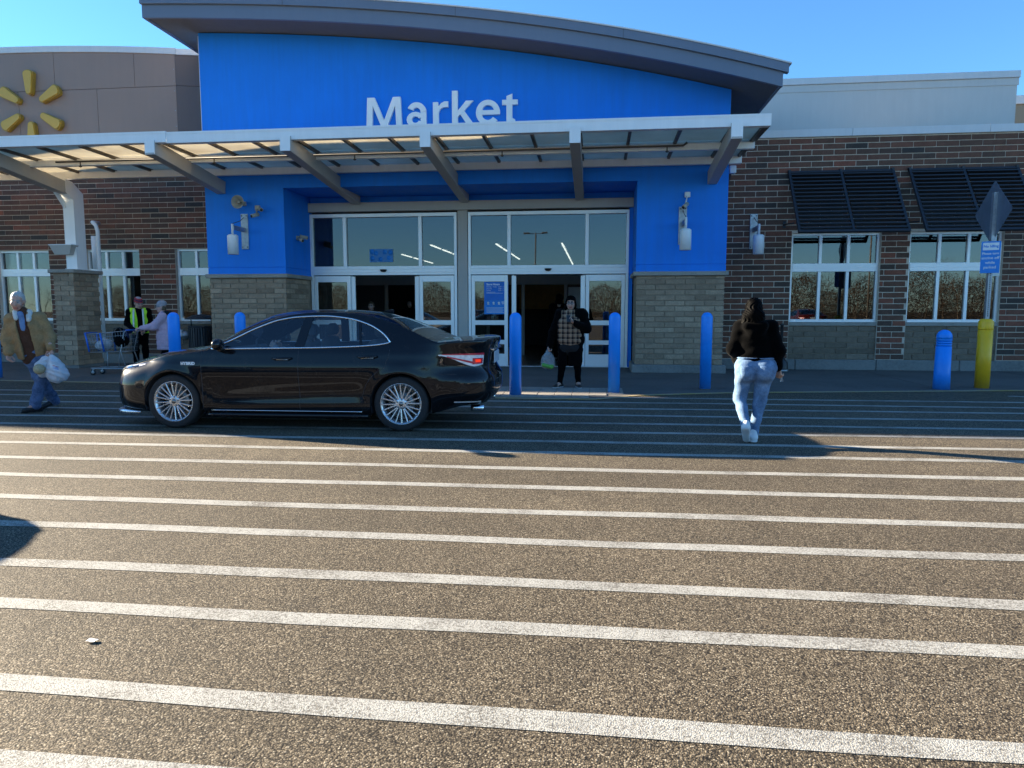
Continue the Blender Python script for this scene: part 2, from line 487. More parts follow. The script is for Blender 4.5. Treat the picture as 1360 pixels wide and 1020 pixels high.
def wall_with_openings(x0, x1, z0, z1, ops, ya, yb):
    m = MB(); xs = x0
    for (a, b, c, d) in ops:
        m.box(xs, a, ya, yb, z0, z1)
        if c > z0: m.box(a, b, ya, yb, z0, c)
        if d < z1: m.box(a, b, ya, yb, d, z1)
        xs = b
    m.box(xs, x1, ya, yb, z0, z1)
    return m
def brick_field(x0, x1, z0, z1, ops, pz=PZ, px=PX, jitter=0.0):
    out = []; i = 0; z = z0
    while z + pz * .5 < z1:
        za, zb = z + JT / 2, min(z + pz, z1) - JT / 2
        cuts = [(a, b) for (a, b, c, d) in ops if c < zb - .01 and d > za + .01]
        off = (i % 2) * px / 2
        k0 = int(math.floor((x0 - off) / px)) - 1
        for k in range(k0, k0 + int((x1 - x0) / px) + 4):
            a, b = k * px + off + JT / 2, (k + 1) * px + off - JT / 2
            segs = [(max(a, x0), min(b, x1))]
            for (p, q) in cuts:
                ns = []
                for (s, e) in segs:
                    if q <= s or p >= e: ns.append((s, e))
                    else:
                        if p > s: ns.append((s, p - JT / 2))
                        if q < e: ns.append((q + JT / 2, e))
                segs = ns
            for (s, e) in segs:
                if e - s > .05: out.append((s, e, za, zb))
        z += pz; i += 1
    return out
def tone(): 
    r = rnd.random()
    return max(0, min(1, rnd.gauss(.5, .22))) if r < .8 else rnd.random()

r_ops = [(a, b, .26, WZ1) for a, b in RWIN]
l_ops = [(a, b, .26, LZ1) for a, b in LWIN]
YM = W + .012
rw = sb(wall_with_openings(2.92, 14.0, 0, 5.58, [(a, b, 0, WZ1) for a, b in RWIN], YM, W + .32), 'brick_wall', M['mortar'])
lw = sb(wall_with_openings(-24.0, -9.56, 0, 5.9, [(a, b, 0, LZ1) for a, b in LWIN], YM, W + .32), 'brick_wall', M['mortar'])
def place_bricks(rects, nobj, mat, parents, depth, yplane, name, stuffname):
    """rects: (x0,x1,z0,z1,parent_index); the nearest nobj as single objects, the rest joined"""
    protos = []
    for k in range(10):
        m = MB(); m.tone = k / 9 * .9 + .05
        m.box(-.5, .5, 0, depth, -.5, .5)
        protos.append(m)
    rects = sorted(rects, key=lambda r: ((r[0] + r[1]) / 2) ** 2 + 300 + (r[2] - 1.5) ** 2)
    single = [r for r in rects if r[5]][:nobj]
    sid = set(id(r) for r in single)
    cache = {}
    for r in single:
        w, h = r[1] - r[0], r[3] - r[2]
        k = min(9, int(tone() * 10)); key = (k, round(w, 2), round(h, 3))
        if key not in cache:
            m = MB(); m.tone = k / 9 * .9 + .05
            m.box(-w / 2, w / 2, 0, depth, -h / 2, h / 2, .004)
            cache[key] = m.mesh('brick')
        o = link(name, cache[key], None, parents[r[4]])
        if not len(cache[key].materials): cache[key].materials.append(mat)
        o.location = ((r[0] + r[1]) / 2, yplane - 18 + rnd.uniform(-.003, .002), (r[2] + r[3]) / 2)
    rest = {}
    for r in rects:
        if id(r) in sid: continue
        m = rest.setdefault(r[4], MB()); m.tone = tone()
        d = rnd.uniform(-.003, .002)
        m.box(r[0], r[1], yplane + d, yplane + depth, r[2], r[3])
    for i, m in rest.items():
        sb(m, stuffname, mat, parents[i], kind='stuff') if False else None
        m.v = [(p[0], p[1] - 18, p[2]) for p in m.v]
        m.build(stuffname, mat, parents[i], kind='stuff')
rects = [(*r, 0, r[1] < 10.4) for r in brick_field(2.95, 14.0, .26, 5.56, r_ops)]
rects += [(*r, 1, r[0] > -17 and r[2] < 4.85) for r in brick_field(-24.0, -9.58, .26, 5.9, l_ops)]
place_bricks(rects, 300, M['brick'], [rw, lw], .03, W, 'brick', 'brick')
# grey block panels below the windows
brects = []
for a, b in RWIN: brects += [(*r, 0, True) for r in brick_field(a + .01, b - .01, .26, 1.08, [])]
for a, b in LWIN: brects += [(*r, 1, True) for r in brick_field(a + .01, b - .01, .26, 1.08, [])]
place_bricks(brects, 110, M['block_dark'], [rw, lw], .03, W + .05, 'stone_block', 'stone_block')
for a, b in RWIN:
    sb(MB().box(a, b, W + .07, W + .3, 0, 1.08), 'mortar_backing', M['mortar_tan'], rw)
    sb(MB().box(a, b, W + .02, W + .3, 1.081, 1.168, .008), 'window_sill', M['stone_cap'], rw)
for a, b in LWIN:
    sb(MB().box(a, b, W + .07, W + .3, 0, 1.08), 'mortar_backing', M['mortar_tan'], lw)
    sb(MB().box(a, b, W + .02, W + .3, 1.081, 1.168, .008), 'window_sill', M['stone_cap'], lw)
# concrete footing along the wall, in cast lengths
xs = 2.99
while xs < 14:
    e = min(xs + 1.9, 14)
    sb(MB().box(xs, e - .012, W - .10, W + .05, 0, .255, .015), 'footing', M['footing'], store); xs = e
sb(MB().box(-24, -9.64, W - .08, W + .05, 0, .255, .015), 'footing', M['footing'], store)

def shop_window(a, b, zt, parent, ncol=3):
    f = MB(); y0, y1 = W + .10, W + .19; t = .055
    f.box(a, a + t, y0, y1, WZ0, zt, .004); f.box(b - t, b, y0, y1, WZ0, zt, .004)
    f.box(a + t, b - t, y0, y1, zt - .06, zt, .004); f.box(a + t, b - t, y0 - .02, y1, WZ0, WZ0 + .07, .004)
    f.box(a + t, b - t, y0 - .012, y1, 2.40, 2.60, .004); f.box(a + t, b - t, y0 - .016, y1, 2.485, 2.515, .002)
    fr = sb(f, 'window', M['alu'], store)
    cw = (b - a - 2 * t) / ncol
    mm = MB()
    for k in range(1, ncol):
        x = a + t + cw * k
        for (c, d) in ((WZ0 + .07, 2.40), (2.60, zt - .06)):
            sb(MB().box(x - .035, x + .035, y0 + .004, y1, c, d, .003), 'mullion', M['alu'], fr)
    for k in range(ncol):
        for (c, d) in ((WZ0 + .07, 2.40), (2.60, zt - .06)):
            xa, xb = a + t + cw * k + (.035 if k else 0), a + t + cw * (k + 1) - (.035 if k < ncol - 1 else 0)
            o = sb(MB().box(xa + .006, xb - .006, y0 + .055, y0 + .066, c + .004, d - .004), 'pane', M['glass'], fr)
            o.rotation_euler = (rnd.uniform(-.0006, .0006), 0, 0)
    # reveal behind the frame
    sb(MB().box(a - .01, b + .01, W + .30, W + .32, zt + .001, zt + .06), 'lintel', M['bronze'], fr)
for a, b in RWIN: shop_window(a, b, WZ1, rw)
for a, b in LWIN: shop_window(a, b, LZ1, lw)

# ---- blue entrance bay
BX0, BX1, BY = -9.56, 2.92, 16.8
PXL, PXR, PTOP = -7.55, .90, 4.40
bot_pts = [(-10.38, 8.10), (-9, 8.05), (-6.08, 7.87), (-3.86, 7.57), (-1.69, 7.29), (.06, 7.0), (1.41, 6.71), (2.58, 6.43), (3.78, 6.09)]
cf = np.polyfit([p[0] for p in bot_pts], [p[1] for p in bot_pts], 3)
def rz(x): return float(np.polyval(cf, x))
N = 48
def curve(xa, xb, dz): return [(xa + (xb - xa) * k / N, rz(xa + (xb - xa) * k / N) + dz) for k in range(N + 1)]
bay = MB()
bay.box(BX0, PXL, BY, W + .3, 2.515, PTOP); bay.box(PXR, BX1, BY, W + .3, 2.515, PTOP)
bay.box(BX0, PXL, BY, W + .3, 2.35, 2.50); bay.box(PXR, BX1, BY, W + .3, 2.35, 2.50)
bay.box(BX0 + .02, PXL - .02, BY + .02, W + .3, 2.50, 2.515); bay.box(PXR + .02, BX1 - .02, BY + .02, W + .3, 2.50, 2.515)
bay.prism([(BX0, PTOP), (BX1, PTOP)] + curve(BX0, BX1, -.002)[::-1], BY, BY + .35)
bayo = sb(bay, 'blue_entrance_bay', M['blue'])
sb(MB().box(BX0 + .002, BX0 + .3, BY + .351, 24, 5.0, 7.9), 'bay_side_wall', M['blue'], bayo)
sb(MB().box(BX1 - .3, BX1 - .002, BY + .351, 24, 5.0, rz(BX1) - .05), 'bay_side_wall', M['blue'], bayo)
sb(MB().box(PXL + .002, PXR - .002, BY + .352, W + .2, PTOP + .004, PTOP + .2), 'portal_ceiling', M['blue'], bayo)
sb(MB().box(BX0 - .012, BX0 - .001, BY + .001, BY + .02, 4.95, 8.0), 'sunlit_edge', M['coping'], bayo)  # pale strip paints the sunlit left edge of the bay
# tan block bases of the bay
brs = []
baseL = sb(MB().box(BX0 + .03, PXL - .03, BY + .03, W + .2, 0, 2.25), 'bay_base', M['mortar_tan'])
baseR = sb(MB().box(PXR + .03, BX1 - .03, BY + .03, W + .2, 0, 2.25), 'bay_base', M['mortar_tan'])
rr = [(*r, 0, True) for r in brick_field(BX0 + .018, PXL - .018, 0.02, 2.25, [], .1235, .45)]
rr += [(*r, 1, True) for r in brick_field(PXR + .018, BX1 - .018, 0.20, 2.25, [], .1235, .45)]
place_bricks(rr, 230, M['block'], [baseL, baseR], .04, BY + .012, 'stone_block', 'stone_block')
# reveal side of the left base: blocks turned to face the doors
cache = {}
for (s, e, za, zb) in brick_field(BY + .06, 18.2, .02, 2.25, [], .1235, .45):
    k = min(9, int(tone() * 10)); key = (k, round(e - s, 2))
    if key not in cache:
        m = MB(); m.tone = k / 9; m.box(-.04, 0, -(e - s) / 2, (e - s) / 2, -(zb - za) / 2, (zb - za) / 2, .004); cache[key] = m.mesh('block')
        cache[key].materials.append(M['block'])
    o = link('stone_block', cache[key], None, baseL); o.location = (PXL - .012 + rnd.uniform(-.002, .002), (s + e) / 2 - 18, (za + zb) / 2)
for (a, b, bo) in ((BX0, PXL, baseL), (PXR, BX1, baseR)):
    sb(MB().box(a - .06, b + .06, BY - .06, W + .02, 2.252, 2.349, .012), 'base_cap', M['stone_cap'], bo)
sb(MB().box(PXR - .06, BX1 + .06, BY - .07, W - .06, 0, .20, .02), 'footing', M['footing'], baseR)
sb(MB().box(BX0 - .06, PXL + .03, BY - .05, W - .06, 0, .10, .02), 'footing', M['footing'], baseL)

# ---- arched roof
roof = sb(MB().prism(curve(-10.3, 3.74, .02) + curve(-10.3, 3.74, .36)[::-1], 15.98, 24), 'arched_roof', M['soffit'])
def arc_strip(xa, xb, d0, d1, y0, y1): return MB().prism(curve(xa, xb, d0) + curve(xa, xb, d1)[::-1], y0, y1)
sb(arc_strip(-10.38, 3.80, 0, .285, 15.90, 15.979), 'fascia', M['blue_fascia'], roof)
sb(arc_strip(-10.40, 3.90, .29, .47, 15.84, 15.979), 'fascia', M['blue_fascia'], roof)
sb(MB().prism(curve(-10.42, 3.95, .472) + curve(-10.42, 3.95, .50)[::-1], 15.82, 24), 'roof_edge_flashing', M['coping'], roof)
sb(MB().prism([(-.08, 0), (0, 0), (0, .44), (-.08, .44)], 15.98, 24, 'y'), 'fascia', M['blue_fascia'], roof).location = (-10.3, 0, rz(-10.3))
sb(MB().prism([(.0, 0), (.06, 0), (.06, .44), (0, .44)], 15.98, 24, 'y'), 'fascia', M['blue_fascia'], roof).location = (3.741, 0, rz(3.74))
for x in (-7.0, -3.1, .5):
    sb(MB().box(x - .003, x + .003, 15.835, 15.9, rz(x) + .29, rz(x) + .47), 'seam', M['int_dark'], roof)

# ---- curved brown gable to the left with its cladding panels
GX0, GX1 = -18.3, -11.04
def gz(x): return 8.36 - .0075 * (x + 16.5) ** 2 + .012
gm = MB().prism([(GX0, 5.9), (GX1, 5.9)] + [(GX1 + (GX0 - GX1) * k / 20, gz(GX1 + (GX0 - GX1) * k / 20) - .01) for k in range(21)], W + .01, 26)
gable = sb(gm, 'curved_gable', M['int_dark'])
def clad(xa, xb, za, ztop):
    n = 6; g = .006
    pts = [(xa + g, za + g), (xb - g, za + g)]
    tp = [xb - g + (xa - xb + 2 * g) * k / n for k in range(n + 1)]
    pts += [(x, (gz(x) - .012 if ztop is None else ztop) - g) for x in tp]
    m = MB().prism(pts, W - .03, W + .004)
    sb(m, 'cladding_panel', M['brown_panel'], gable)
up = [GX0, -16.8, -14.5, -12.2, GX1]; lo = [GX0, -15.6, -13.3, GX1]
for a, b in zip(up, up[1:]): clad(a, b, 7.33, None)
for a, b in zip(lo, lo[1:]): clad(a, b, 6.14, 7.33)
for a, b in zip(up, up[1:]): clad(a, b, 5.0, 6.14)
RX = GX1 + .85
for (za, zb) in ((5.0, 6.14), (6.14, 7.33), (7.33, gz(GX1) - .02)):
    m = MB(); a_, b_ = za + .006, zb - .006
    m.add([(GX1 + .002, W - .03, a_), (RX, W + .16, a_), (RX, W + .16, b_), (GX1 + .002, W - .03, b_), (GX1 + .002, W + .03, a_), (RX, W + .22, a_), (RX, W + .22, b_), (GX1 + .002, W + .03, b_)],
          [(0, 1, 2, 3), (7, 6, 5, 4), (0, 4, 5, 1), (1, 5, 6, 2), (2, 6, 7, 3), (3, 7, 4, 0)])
    sb(m, 'cladding_panel', M['brown_shaded'], gable)
sb(MB().box(GX1 + .03, RX - .01, W + .23, 26, 5.9, gz(GX1) - .03), 'gable_return', M['brown_shaded'], gable)
m = MB(); zc0, zc1 = gz(GX1) - .04, gz(GX1) + .105
m.add([(GX1 + .055, W - .055, zc0), (RX + .03, W + .13, zc0), (RX + .03, 26, zc0), (GX1 + .055, 26, zc0), (GX1 + .055, W - .055, zc1), (RX + .03, W + .13, zc1), (RX + .03, 26, zc1), (GX1 + .055, 26, zc1)],
      [(0, 3, 2, 1), (4, 5, 6, 7), (0, 1, 5, 4), (1, 2, 6, 5), (2, 3, 7, 6), (3, 0, 4, 7)])
sb(m, 'coping', M['coping'], gable)
scr = MB()
for x in (GX1 - .05,):
    for z in (6.3, 6.7, 7.2, 7.45, 7.75): scr.lathe([(0, W - .034), (.012, W - .034), (.012, W - .02)], 6, 'y', (x, 0, z))
sb(scr, 'panel_screws', M['galv'], gable)
for k in range(9):
    xa, xb = GX0 - .05 + (GX1 + .1 - GX0) * k / 9, GX0 - .05 + (GX1 + .1 - GX0) * (k + 1) / 9 - .004
    q = [(xa + (xb - xa) * i / 4, gz(xa + (xb - xa) * i / 4)) for i in range(5)]
    sb(MB().prism([(x, z - .03) for x, z in q] + [(x, z + .125) for x, z in q[::-1]], W - .06, 26.05), 'coping', M['coping'], gable)

# ---- coping and set-back parapet on the right
x = 2.95
while x < 14:
    e = min(x + 3.05, 14)
    sb(MB().box(x, e - .005, W - .04, W + .4, 5.585, 5.76, .006), 'coping', M['coping'], rw); x = e
par = sb(MB().box(3.0, 10.5, 20, 20.4, 5.2, 7.30), 'parapet', M['parapet'])
sb(MB().box(2.95, 10.55, 19.95, 20.45, 7.302, 7.47, .008), 'coping', M['coping'], par)
sb(MB().box(3.0, 10.53, 19.985, 20, 7.12, 7.298), 'parapet_band', M['parapet'], par)
par2 = sb(MB().box(10.9, 40, 23.5, 24, 5.2, 7.55), 'parapet', M['tan_stucco'])
sb(MB().box(10.85, 40, 23.44, 24.06, 7.552, 7.80, .01), 'coping', M['coping'], par2)

# ---- roof deck and the parts of the store further left: the other entrance's arch, plus an unseen wall added for its shade
sb(MB().box(-60, 40, W + .33, 70, 5.1, 5.3), 'roof_deck', M['bronze'])
sb(MB().box(-60, -60.3, W, 70, 0, 5.3), 'end_wall', M['parapet']) if False else None
sb(MB().box(14, 40, W, W + .4, 0, 5.58), 'plain_wall', M['parapet'])
sb(MB().box(-60, -24, W, W + .4, 0, 5.6), 'plain_wall', M['parapet'])
far = sb(MB().box(-60, -24.6, W + .02, W + .32, 5.61, 9.8), 'added_shade_wall', M['tan_stucco'])  # added out of view to cast the shade band on the ground
o_x = -37.6   # mirror image of the arch
def rz2(x): return rz(o_x - x)
cx = [-41.3 + 14.1 * k / 24 for k in range(25)]
arch2 = sb(MB().prism([(x, rz2(x)) for x in cx] + [(x, rz2(x) + .5) for x in cx[::-1]], 15.9, W + .01), 'arched_roof', M['blue_fascia'])
sb(MB().prism([(-40.7, 0), (-28, 0)] + [(-28 - 12.7 * k / 20, rz2(-28 - 12.7 * k / 20) - .01) for k in range(21)], 16.8, W - .01), 'blue_entrance_bay', M['blue'])

# ---- glazed entrance: header, column, two automatic door sets
SY = 18.40
front = sb(MB().box(PXL + .002, PXR - .002, SY - .14, SY + .1, 4.02, 4.25, .006), 'entrance_glazing', M['canopy_beam'])
sb(MB().box(-3.58, -3.32, SY - .05, SY + .12, 0, 4.02, .006), 'column', M['canopy_beam'], front)
sb(MB().box(PXL + .01, -3.59, SY + .0, SY + .1, 4.255, 4.5), 'head_panel', M['blue'], front)
sb(MB().box(-3.59, PXR - .01, SY + .0, SY + .1, 4.255, 4.5), 'head_panel', M['blue'], front)
def door_set(a, b, mulls, sl, op, sr):
    f = MB(); c = .004
    f.box(a, a + .07, SY - .07, SY + .07, 0, 3.97, c); f.box(b - .07, b, SY - .07, SY + .07, 0, 3.97, c)
    f.box(a + .07, b - .07, SY - .07, SY + .07, 3.88, 3.97, c)
    f.box(a + .07, b - .07, SY - .08, SY + .08, 2.38, 2.61, c)
    f.box(a + .07, b - .07, SY - .095, SY - .079, 2.44, 2.47, .003); f.box(a + .07, b - .07, SY - .095, SY - .079, 2.53, 2.555, .003)
    fr = sb(f, 'automatic_door', M['alu'], store)
    ed = [a + .07] + mulls + [b - .07]
    for x in mulls: sb(MB().box(x - .045, x + .045, SY - .06, SY + .06, 2.61, 3.88, c), 'mullion', M['alu'], fr)
    for k in range(3):
        sb(MB().box(ed[k] + (.045 if k else 0) + .004, ed[k + 1] - (.045 if k < 2 else 0) - .004, SY + .01, SY + .02, 2.614, 3.876), 'pane', M['glass'], fr)
    for (p, q) in (sl, sr):
        g = MB(); y0, y1 = SY - .06, SY - .01
        g.box(p, p + .09, y0, y1, .02, 2.36, c); g.box(q - .09, q, y0, y1, .02, 2.36, c)
        for (za, zb) in ((.02, .33), (.58, .69), (1.08, 1.20), (2.20, 2.36)):
            g.box(p + .09, q - .09, y0 + .002, y1 - .002, za, zb, c)
        g.box(p + .09, q - .09, y0 - .001, y0 + .003, .215, .225)
        sb(g, 'door_leaf', M['alu'], fr)
        for (za, zb) in ((.33, .58), (.69, 1.08), (1.20, 2.20)):
            sb(MB().box(p + .093, q - .093, SY - .04, SY - .032, za + .003, zb - .003), 'pane', M['door_glass' if za < 1 else 'glass'], fr)
    # the slid-back leaves just behind the fixed ones
    for (p, q) in (op,):
        for x in (p - .02, q + .02):
            sb(MB().box(x - .06, x + .06, SY + .01, SY + .055, .02, 2.355, c), 'sliding_leaf_stile', M['alu'], fr)
    sb(MB().box(op[0], op[1], SY - .06, SY + .06, 2.352, 2.378, .003), 'door_track', M['alu_dark'], fr)
    sn = MB(); cxm = (op[0] + op[1]) / 2
    sn.lathe([(0, -.05), (.055, -.04), (.085, -.005), (.09, .01), (.09, .02)], 14, 'z', (cxm, SY - .11, 2.50))
    sb(sn, 'motion_sensor', M['black_plastic'], fr)
    return fr
ds_l = door_set(-7.545, -3.60, [-6.60, -4.57], (-7.46, -6.47), (-6.40, -4.70), (-4.60, -3.68))
ds_r = door_set(-3.30, .80, [-2.24, -.25], (-3.22, -2.27), (-2.10, -.36), (-.27, .72))
sb(MB().box(.801, PXR - .003, SY - .05, SY + .1, 0, 4.02), 'jamb', M['blue'], front)
sb(MB().box(PXL, PXR, SY - .1, SY + .1, -.01, .014), 'threshold', M['alu'], front)

# ---- interior
inn = sb(MB().box(-26, 16, SY + .12, 56, -.02, .008), 'interior_floor', M['int_floor'])
sb(MB().box(-26, 16, 56, 56.3, 0, 5.1), 'interior_wall', M['int_wall'], inn)
sb(MB().box(-26.2, -26, W + .33, 56, 0, 5.1), 'interior_wall', M['int_wall'], inn)
sb(MB().box(16, 16.2, W + .33, 56, 0, 5.1), 'interior_wall', M['int_wall'], inn)
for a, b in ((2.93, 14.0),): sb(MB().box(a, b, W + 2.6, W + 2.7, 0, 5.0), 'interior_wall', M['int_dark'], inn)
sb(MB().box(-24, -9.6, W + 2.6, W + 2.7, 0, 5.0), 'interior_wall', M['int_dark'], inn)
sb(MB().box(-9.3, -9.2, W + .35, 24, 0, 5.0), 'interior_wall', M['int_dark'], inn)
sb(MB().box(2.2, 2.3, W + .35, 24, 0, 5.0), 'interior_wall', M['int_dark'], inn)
# inner doors of the vestibule
v = MB(); VY = 23.0
v.box(-9.1, 2.1, VY, VY + .12, 2.28, 2.62, .006)
for x in (-9.0, -6.9, -4.4, -3.5, -2.35, -.98, .35, 2.0): v.box(x - .05, x + .05, VY, VY + .1, 0, 2.28, .005)
sb(v, 'inner_door_frame', M['canopy_beam'], inn)
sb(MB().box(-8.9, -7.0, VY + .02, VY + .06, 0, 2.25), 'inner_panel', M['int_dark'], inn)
sb(MB().box(-4.3, -3.6, VY + .02, VY + .06, 0, 2.25), 'inner_panel', M['int_wall'], inn)
sb(MB().box(-.90, .25, VY + .2, VY + .24, 1.5, 2.2), 'inner_sign_panel', M['white_plastic'], inn)
sb(MB().box(-2.9, -1.2, 27, 27.5, 1.5, 2.4), 'display_board', M['orange'], inn)
sb(MB().box(-6.4, -3.4, 27.5, 28, 0, 2.1), 'display_shelf', M['int_wall'], inn)
sb(MB().box(-3.2, 1.8, 29, 29.5, 0, 2.0), 'display_shelf', M['int_dark'], inn)
sb(MB().box(-9.0, -4.5, 30, 30.5, 0, 2.6), 'display_shelf', M['int_dark'], inn)
for X, ya_, yb_ in ((-11.05, 40, 48), (-8.05, 34.4, 43), (-4.8, 34.2, 45), (-1.65, 34.2, 50)):
    y = ya_
    while y < yb_:
        L = 2.3
        lt = thing('strip_light', 'thin white strip light on the dim shop ceiling behind the entrance glass', 'ceiling light', (X, y, 4.6), 0, 'strip lights on the shop ceiling')
        MB().box(-.03, .03, 0, L, -.02, .02).build('tube', M['tube_light'], lt)
        MB().box(-.09, .09, -.02, L + .02, .025, .09).build('housing', M['white_plastic'], lt)
        y += 2.75
# ------------------------------------------------------------------ text
def text_mesh(s, size, bold=0.0, ext=0.0, align='LEFT', spacing=1.0):
    cu = bpy.data.curves.new('lettering', 'FONT'); cu.body = s; cu.size = size; cu.offset = bold; cu.extrude = ext
    cu.align_x = align; cu.space_character = spacing; cu.resolution_u = 4
    o = bpy.data.objects.new('lettering', cu); COL.objects.link(o)
    dg = bpy.context.evaluated_depsgraph_get()
    me = bpy.data.meshes.new_from_object(o.evaluated_get(dg))
    bpy.data.objects.remove(o); bpy.data.curves.remove(cu)
    return me
def text(s, size, mat, parent, loc, name='lettering', rot=(math.pi / 2, 0, 0), **kw):
    me = text_mesh(s, size, **kw)
    o = link(name, me, mat, parent); o.location = loc; o.rotation_euler = rot
    return o

# ------------------------------------------------------------------ canopy
cp = thing('entrance_canopy', 'long pale steel canopy with translucent panels over the store entrance', 'canopy', (-3, 15.5, 0))
def on(t, mb, name, mat, parent=None, **kw):
    l = t.location
    mb.v = [(p[0] - l[0], p[1] - l[1], p[2] - l[2]) for p in mb.v]
    return mb.build(name, mat, parent or t, **kw)
FY = 14.05
def fascia(xa, xb, y, dz):
    m = MB()
    m.prism([(y, 4.87 + dz), (y + .16, 4.87 + dz), (y + .16, 4.90 + dz), (y + .04, 4.90 + dz), (y + .04, 5.05 + dz), (y + .16, 5.05 + dz), (y + .16, 5.09 + dz), (y, 5.09 + dz)], xa, xb, 'x')
    o = on(cp, m, 'fascia', M['canopy_white'])
    on(cp, MB().box(xa, xb, y - .006, y - .001, 5.045 + dz, 5.088 + dz), 'fascia_lip', M['canopy_white'], o)
fascia(-8.78, 3.18, FY, 0); fascia(-21.0, -8.784, FY - .03, .012)
PZ0 = 4.945
xs = [-20.4 + .955 * k for k in range(25)] + [3.10]
cross = MB().box(-.03, .03, 0, 2.5, -.03, .03).mesh('cross_bar', True); cross.materials.append(M['bronze'])
for x in xs:
    o = link('cross_bar', cross, None, cp); o.location = (x + 3, FY + .165 - 15.5, PZ0 - .034); o.rotation_euler = (-.021, 0, 0)
for a, b in zip(xs, xs[1:]):
    for (ya, yb, za, zb) in ((FY + .165, 15.38, PZ0, PZ0 - .012), (15.42, 16.79, PZ0 - .012, PZ0 - .052)):
        m = MB(); x0_, x1_ = a + .006, b - .006
        m.add([(x0_, ya, za), (x1_, ya, za), (x1_, yb, zb), (x0_, yb, zb), (x0_, ya, za + .012), (x1_, ya, za + .012), (x1_, yb, zb + .012), (x0_, yb, zb + .012)],
              [(0, 1, 2, 3), (7, 6, 5, 4), (0, 4, 5, 1), (1, 5, 6, 2), (2, 6, 7, 3), (3, 7, 4, 0)])
        on(cp, m, 'roof_panel', M['poly'])
on(cp, MB().box(-20.5, 3.16, 15.32, 15.44, 4.735, 4.875, .006), 'purlin', M['canopy_white'])
on(cp, MB().box(-20.5, 3.16, 16.62, 16.74, 4.70, 4.865, .006), 'purlin', M['canopy_white'])
on(cp, MB().box(3.10, 3.18, FY + .165, 16.75, 4.87, 5.0), 'end_bar', M['bronze'])
pp = MB().tube([(-12.2, 15.2, 4.80), (1.72, 15.2, 4.80), (1.80, 15.2, 4.86)], .022, 8)
for x in (-11.6, -8.4, -5.2, -2.0, 1.4):
    pp.tube([(x, 15.2, 4.79), (x, 15.2, 4.70)], .014, 6); pp.lathe([(.035, 4.70), (.035, 4.685), (.01, 4.67)], 8, 'z', (x, 15.2, 0))
on(cp, pp, 'sprinkler_pipe', M['bronze'])
def cbeam(x, yb, zb):
    m = MB().beam((x, 14.0, 4.79), (x, yb, zb + .15), .21, .30, ch=.008)
    o = on(cp, m, 'beam', M['canopy_beam'])
    pl = MB().box(x - .105, x + .105, 13.985, 13.999, 4.64, 4.94)
    on(cp, pl, 'beam_end_plate', M['canopy_white'], o)
cbeam(-9.12, 16.79, 4.28)
for x in (-6.22, -3.36, -.44): cbeam(x, 18.25, 4.19)
cbeam(2.56, 16.79, 4.28)
# side brackets tying the canopy back beside the bay
for sx, x in ((-1, BX0 - .14), (1, BX1 + .10)):
    b = MB()
    b.beam((x, 17.6, 4.70), (x, 17.9, 3.95), .07, .11); b.beam((x, 17.2, 4.62), (x, 18.2, 4.0), .06, .06)
    b.beam((x, 18.22, 4.75), (x, 18.22, 3.85), .10, .05, up=(0, 1, 0)); b.beam((x, 17.85, 3.98), (x, 18.2, 3.92), .05, .06)
    on(cp, b, 'side_bracket', M['canopy_white'] if sx < 0 else M['bronze'])
bb = MB().box(BX1 + .05, BX1 + .19, 16.95, 17.05, 4.55, 4.72, .01)
on(cp, bb, 'junction_box', M['white_plastic'])
# the outer beam with its post
X0 = -13.08
pb = MB().beam((X0, 14.0, 4.80), (X0, 16.58, 4.44), .26, .30, ch=.008)
on(cp, pb, 'beam', M['canopy_beam'])
ps = MB().prism([(16.62, 2.475), (16.98, 2.475), (16.98, 4.38), (16.62, 4.62), (16.40, 4.66), (16.40, 4.34), (16.62, 4.20)], X0 - .145, X0 + .145, 'x')
ps.beam((X0 - .08, 16.63, 4.02), (X0 - .08, 16.32, 4.36), .05, .10)
ps.box(X0 - .16, X0 + .16, 16.58, 17.02, 2.476, 2.50)
on(cp, ps, 'post', M['canopy_white'])

# pillar below the post
pl = thing('stone_pillar', 'square pillar of tan stone blocks carrying the canopy post', 'pillar', (-13.17, 16.9, 0))
core = MB().box(-13.44, -12.94, 16.45, 17.34, 0, 2.38); on(pl, core, 'core', M['mortar_tan'])
on(pl, MB().box(-13.55, -12.84, 16.35, 17.43, 2.382, 2.475, .015), 'cap', M['stone_cap'])
on(pl, MB().box(-13.50, -12.89, 16.40, 17.38, 0, .08, .01), 'base', M['footing'])
cache = {}
for side in (0, 1):
    x0, x1 = (-13.46, -12.92) if side == 0 else (16.45, 17.36)
    for i, (s, e, za, zb) in enumerate(brick_field(x0, x1, .085, 2.38, [], .1235, .45)):
        k = min(9, int(tone() * 10)); key = (side, k, round(e - s, 2))
        if key not in cache:
            m = MB(); m.tone = k / 9; h = (e - s) / 2
            if side == 0: m.box(-h, h, 0, .03, -.055, .055, .004)
            else: m.box(-.03, 0, -h, h, -.055, .055, .004)
            cache[key] = m.mesh('block'); cache[key].materials.append(M['block'])
        o = link('stone_block', cache[key], None, pl)
        c = (s + e) / 2
        o.location = ((c + 13.17, 16.432 - 16.9, (za + zb) / 2) if side == 0 else (-12.918 + 13.17, c - 16.9, (za + zb) / 2))

